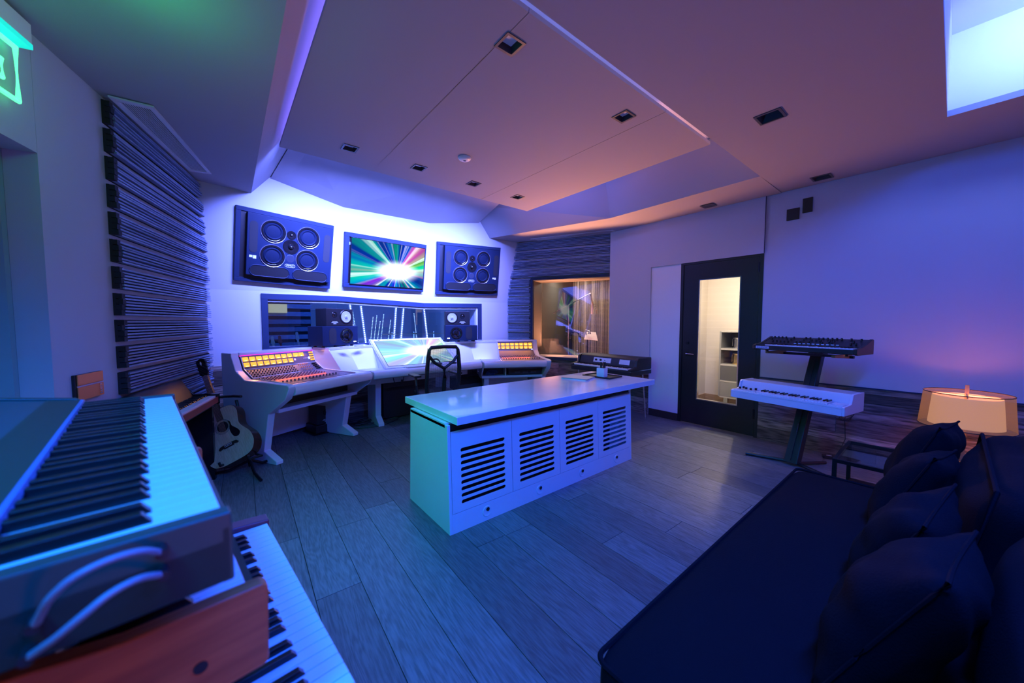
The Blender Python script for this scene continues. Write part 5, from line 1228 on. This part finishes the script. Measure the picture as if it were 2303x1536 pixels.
# cable hanging on the wall planks behind the stand, and a socket
t = thing('hanging_cable', 'thin black cable tied in a bundle and hanging in front of the wall planks', 'cable', (4.70,.62,0))
MB().tube([(.02,.0,.60),(.02,.0,.46),(.0,.01,.40),(.01,.0,.20),(0,.03,.10),(-.02,.06,.03)], .003).build('cord', BLACK, t)
for k in range(4): MB().tube([(0, .035*math.sin(a)*(1+.2*k), .43+.045*math.cos(a+.3*k)) for a in [j*2*math.pi/14 for j in range(14)]], .0028, 5, True).build('loop', BLACK, t)
t = thing('power_strip', 'small black power adapter on the floor at the wall behind the column stand', 'power adapter', (4.62,.72,0), R(20)); MB().box(-.03,.03,-.05,.05,0,.03).build('case', BLACK, t, bevel=.005); MB().box(-.006,.006,-.02,.02,.03,.031).build('print', WHITET, t)
t = thing('wall_socket', 'black wall socket on the planks right of the door', 'socket', (XR-.022,1.14,.54)); MB().box(-.008,0,-.045,.045,-.07,.07).build('plate', BLACK, t, bevel=.002); MB().box(-.010,-.008,-.02,.02,-.035,-.03).cyl((-.012,.0,.03),.010,.004,'x',12).build('print', GREYP, t)

# ================================================================ SOFA, CUSHIONS, SIDE TABLE, LAMP
def soft_box(name, size, m, parent, loc, rot=(0,0,0), puff=.04, seed=0, rnd_=.05, wr=.012):
    """upholstered block: subdivided box with bulged faces, pinched seams and slight wrinkles"""
    b = bmesh.new(); bmesh.ops.create_cube(b, size=1)
    bmesh.ops.subdivide_edges(b, edges=b.edges[:], cuts=14, use_grid_fill=True)
    from mathutils import noise
    sx, sy, sz = size
    for v in b.verts:
        p = v.co*2; q_ = Vector((p.x,p.y,p.z))
        f = Vector(((1-abs(p.y)**2.2)*(1-abs(p.z)**2.2), (1-abs(p.x)**2.2)*(1-abs(p.z)**2.2), (1-abs(p.x)**2.2)*(1-abs(p.y)**2.2)))
        c = Vector((p.x*sx/2, p.y*sy/2, p.z*sz/2))
        if abs(p.x) > .999: c.x += math.copysign(puff*f.x, p.x)
        if abs(p.y) > .999: c.y += math.copysign(puff*f.y, p.y)
        if abs(p.z) > .999: c.z += math.copysign(puff*f.z, p.z)
        inner = Vector((max(-sx/2+rnd_,min(sx/2-rnd_,c.x)), max(-sy/2+rnd_,min(sy/2-rnd_,c.y)), max(-sz/2+rnd_,min(sz/2-rnd_,c.z))))
        off = c-inner
        if off.length > rnd_ and sum(1 for k_ in range(3) if abs(off[k_]) > 1e-6) > 1: c = inner+off.normalized()*rnd_
        n = noise.noise(Vector((c.x*3.1+seed*7, c.y*9, c.z*5)))*wr + noise.noise(Vector((c.x*11, c.y*4+seed*3, c.z*8)))*wr*.4
        c += c.normalized()*n; v.co = c
    me = bpy.data.meshes.new(name); b.to_mesh(me); b.free(); me.materials.append(m); me.shade_smooth()
    o = bpy.data.objects.new(name, me); C.objects.link(o); o.parent = parent; o.location = loc; o.rotation_euler = rot
    md = o.modifiers.new('sub','SUBSURF'); md.levels = 1; md.render_levels = 1
    return o
def piping(parent, pts, r=.007, closed=True): return MB().tube(pts, r, 6, closed).build('piping', SOFA, parent, smooth=True)
sf = thing('sofa', 'long dark navy sofa with a low deep seat in the right foreground', 'sofa', (.775,0,0))
SL_ = 2.10
soft_box('seat_cushion', (SL_,1.0,.22), SOFA, sf, (SL_/2,.11,.305), puff=.020, seed=1, wr=.010, rnd_=.045)
def rrect(x0, x1, y0, y1, r, z):
    out = []
    for cx, cy, a0 in ((x1-r,y1-r,0),(x0+r,y1-r,90),(x0+r,y0+r,180),(x1-r,y0+r,270)):
        out += [(cx+r*math.cos(R(a0+18*k)), cy+r*math.sin(R(a0+18*k)), z) for k in range(6)]
    return out
piping(sf, rrect(.012, SL_-.012, -.38, .598, .035, .402), .008)
soft_box('base', (SL_-.02,.94,.16), SOFA, sf, (SL_/2,.09,.12), puff=.005, seed=2, wr=.004)
for x_ in (.08,SL_-.08):
    for y_ in (-.28,.50): MB().box(x_-.03,x_+.03,y_-.03,y_+.03,0,.05).build('foot', BLACK, sf)
bk = soft_box('back_cushion', (1.02,.30,.46), SOFA, sf, (1.58,-.21,.60), (R(10),0,0), .045, 3, .11)
piping(bk, [(-.47,.135,.19),(.47,.135,.19),(.47,.135,-.19),(-.47,.135,-.19)])
bk2 = soft_box('back_cushion', (1.04,.30,.46), SOFA, sf, (.52,-.27,.59), (R(10),0,0), .045, 4, .11)
piping(bk2, [(-.47,.135,.19),(.47,.135,.19),(.47,.135,-.19),(-.47,.135,-.19)])
def cushion(loc, rot, s, label, seed):
    from mathutils import noise
    t = thing('throw_cushion', label, 'cushion', loc, 0, 'navy throw cushions on the sofa')
    b = bmesh.new(); bmesh.ops.create_grid(b, x_segments=22, y_segments=22, size=1)
    top = [v.co.copy() for v in b.verts]; b.free()
    vs = []; N = int(len(top)**.5)
    def P(x, y, sgn):
        k = (1-abs(x)**2.4)*(1-abs(y)**2.4); h = .46*max(k,0)**.55*s
        pin = 1-.10*(1-abs(x)**2)*abs(y)**4-.10*(1-abs(y)**2)*abs(x)**4
        n = noise.noise(Vector((x*2.3+seed*5,y*2.3,sgn)))*.02
        return (x*s*(1-.10*(1-abs(y)**2)*0)*pin+0, sgn*(h+n*(k>0.02)), y*s*pin)
    vt = [P(v.x,v.y,1) for v in top]; vb = [P(v.x,v.y,-1) for v in top]
    mb = MB(); fs = []
    for i in range(N-1):
        for j in range(N-1):
            a = i*N+j; fs.append((a,a+1,a+N+1,a+N))
    mb.add(vt, fs); mb.add(vb, [tuple(reversed(f)) for f in fs])
    o = mb.build('cover', SOFA, t, smooth=False); o.data.shade_smooth(); md = o.modifiers.new('w','WELD'); md.merge_threshold = .001
    o.rotation_euler = rot
    edge = []
    for k in range(48):
        u = k/12; sd = int(u)%4; f_ = (u-int(u))*2-1
        x, y = ((f_,-1),(1,f_),(-f_,1),(-1,-f_))[sd]; edge.append(P(x,y,1))
    p_ = MB().tube([(a,0,c) for a, b_, c in edge], .005, 6, True).build('piping', SOFA, t, smooth=True); p_.rotation_euler = rot
    return t
cushion((2.86,.07,.63), (R(22),R(4),R(-8)), .215, 'navy throw cushion at the far end of the sofa, in front of the lamp', 1)
cushion((2.38,.08,.60), (R(24),R(6),R(-8)), .205, 'navy throw cushion second from the far end of the sofa', 2)
cushion((1.80,.08,.58), (R(24),R(-4),R(-8)), .205, 'navy throw cushion third from the far end of the sofa', 3)
cushion((1.34,.06,.60), (R(26),R(5),R(-6)), .225, 'nearest navy throw cushion at the bottom right of the picture', 4)
# glass side table
gtb = thing('side_table', 'low dark side table with a smoked glass top beside the far end of the sofa', 'table', (3.56,.09,0))
TX, TY, TZ_ = .30, .40, .40
for s_ in (-1,1):
    for q_ in (-1,1): MB().box(s_*(TX-.012)-.012,s_*(TX-.012)+.012,q_*(TY-.012)-.012,q_*(TY-.012)+.012,0,TZ_-.02).build('leg', BLACKM, gtb)
MB().box(-TX,TX,-TY,-TY+.02,TZ_-.02,TZ_+.004).box(-TX,TX,TY-.02,TY,TZ_-.02,TZ_+.004).box(-TX,-TX+.02,-TY+.02,TY-.02,TZ_-.02,TZ_+.004).box(TX-.02,TX,-TY+.02,TY-.02,TZ_-.02,TZ_+.004).build('frame', BLACKM, gtb)
MB().box(-TX+.02,TX-.02,-TY+.02,TY-.02,TZ_-.006,TZ_+.002).build('glass_top', GLASST, gtb)
MB().box(-TX+.02,TX-.02,-TY+.02,TY-.02,.10,.112).build('lower_shelf', BLACKM, gtb)
# lamp
lp = thing('shade_lamp', 'lit lamp with sheer shade over linen shade behind the far end of the sofa', 'lamp', (4.30,-.085,0))
LZ = .565; LH = .255
MB().cyl((0,0,0), .14, .02, n=28).build('base', BRASS, lp, smooth=True)
MB().box(-.010,.010,-.010,.010,.02,LZ+LH+.06).build('stem', BRASS, lp)
R0, R1 = .235, .215
MB().lathe([(R0,LZ),(R1,LZ+LH),(R1-.002,LZ+LH),(R0-.002,LZ)], 64).build('outer_shade', SHADEO, lp, smooth=True)
for r_, z_ in ((R0,LZ),(R1,LZ+LH)): MB().lathe([(r_,z_-.003),(r_+.003,z_),(r_,z_+.003)], 56).build('shade_rim', mat('rim_dark', (.03,.015,.012), .5), lp)
MB().lathe([(.185,LZ+.012),(.168,LZ+LH-.025),(.166,LZ+LH-.025),(.183,LZ+.012)], 56).build('inner_shade', SHADEI, lp, smooth=True)
sp_ = MB().box(-.214,.214,-.003,.003,LZ+LH-.014,LZ+LH-.008).build('spider', BRASS, lp)
dup(sp_, lp, rot=(0,0,R(90)))
MB().lathe([(0,.0),(.020,.01),(.030,.035),(.022,.06),(0,.07)], 20, 'z', (.045,0,LZ+.10)).build('bulb', BULB, lp, smooth=True)
point('lamp_light', (4.28,-.10,LZ+.14), 6, (1,.25,.10), .045)

# ================================================================ NEON SIGN on the left wall
ns = thing('neon_sign', 'glowing green neon sign in a pale box frame high at the left edge', 'neon sign')
def nb(name, m, s0, s1, n0, n1, z0, z1): return MB().hexa([LW(s0,n0,z0),LW(s1,n0,z0),LW(s1,n1,z0),LW(s0,n1,z0),LW(s0,n0,z1),LW(s1,n0,z1),LW(s1,n1,z1),LW(s0,n1,z1)]).build(name, m, ns)
nb('top_box', WHITEW, -1.35, -.625, .005, .055, 2.655, 2.745)
nb('neon_lip', mat('neon_acrylic', (.1,.8,.6), .4, emit=(.0,.65,.55), es=1.0), -1.35, -.630, .005, .060, 2.628, 2.652)
MB().tube([LW(-1.3,.03,2.60),LW(-.68,.03,2.60),LW(-.683,.03,2.36),LW(-1.3,.03,2.36)], .011, 8, True).build('neon_tube', NEON, ns)
MB().tube([LW(-1.2,.03,2.50),LW(-.76,.03,2.50),LW(-.76,.03,2.42),LW(-1.2,.03,2.42)], .009, 8, True).build('neon_tube', NEON, ns)
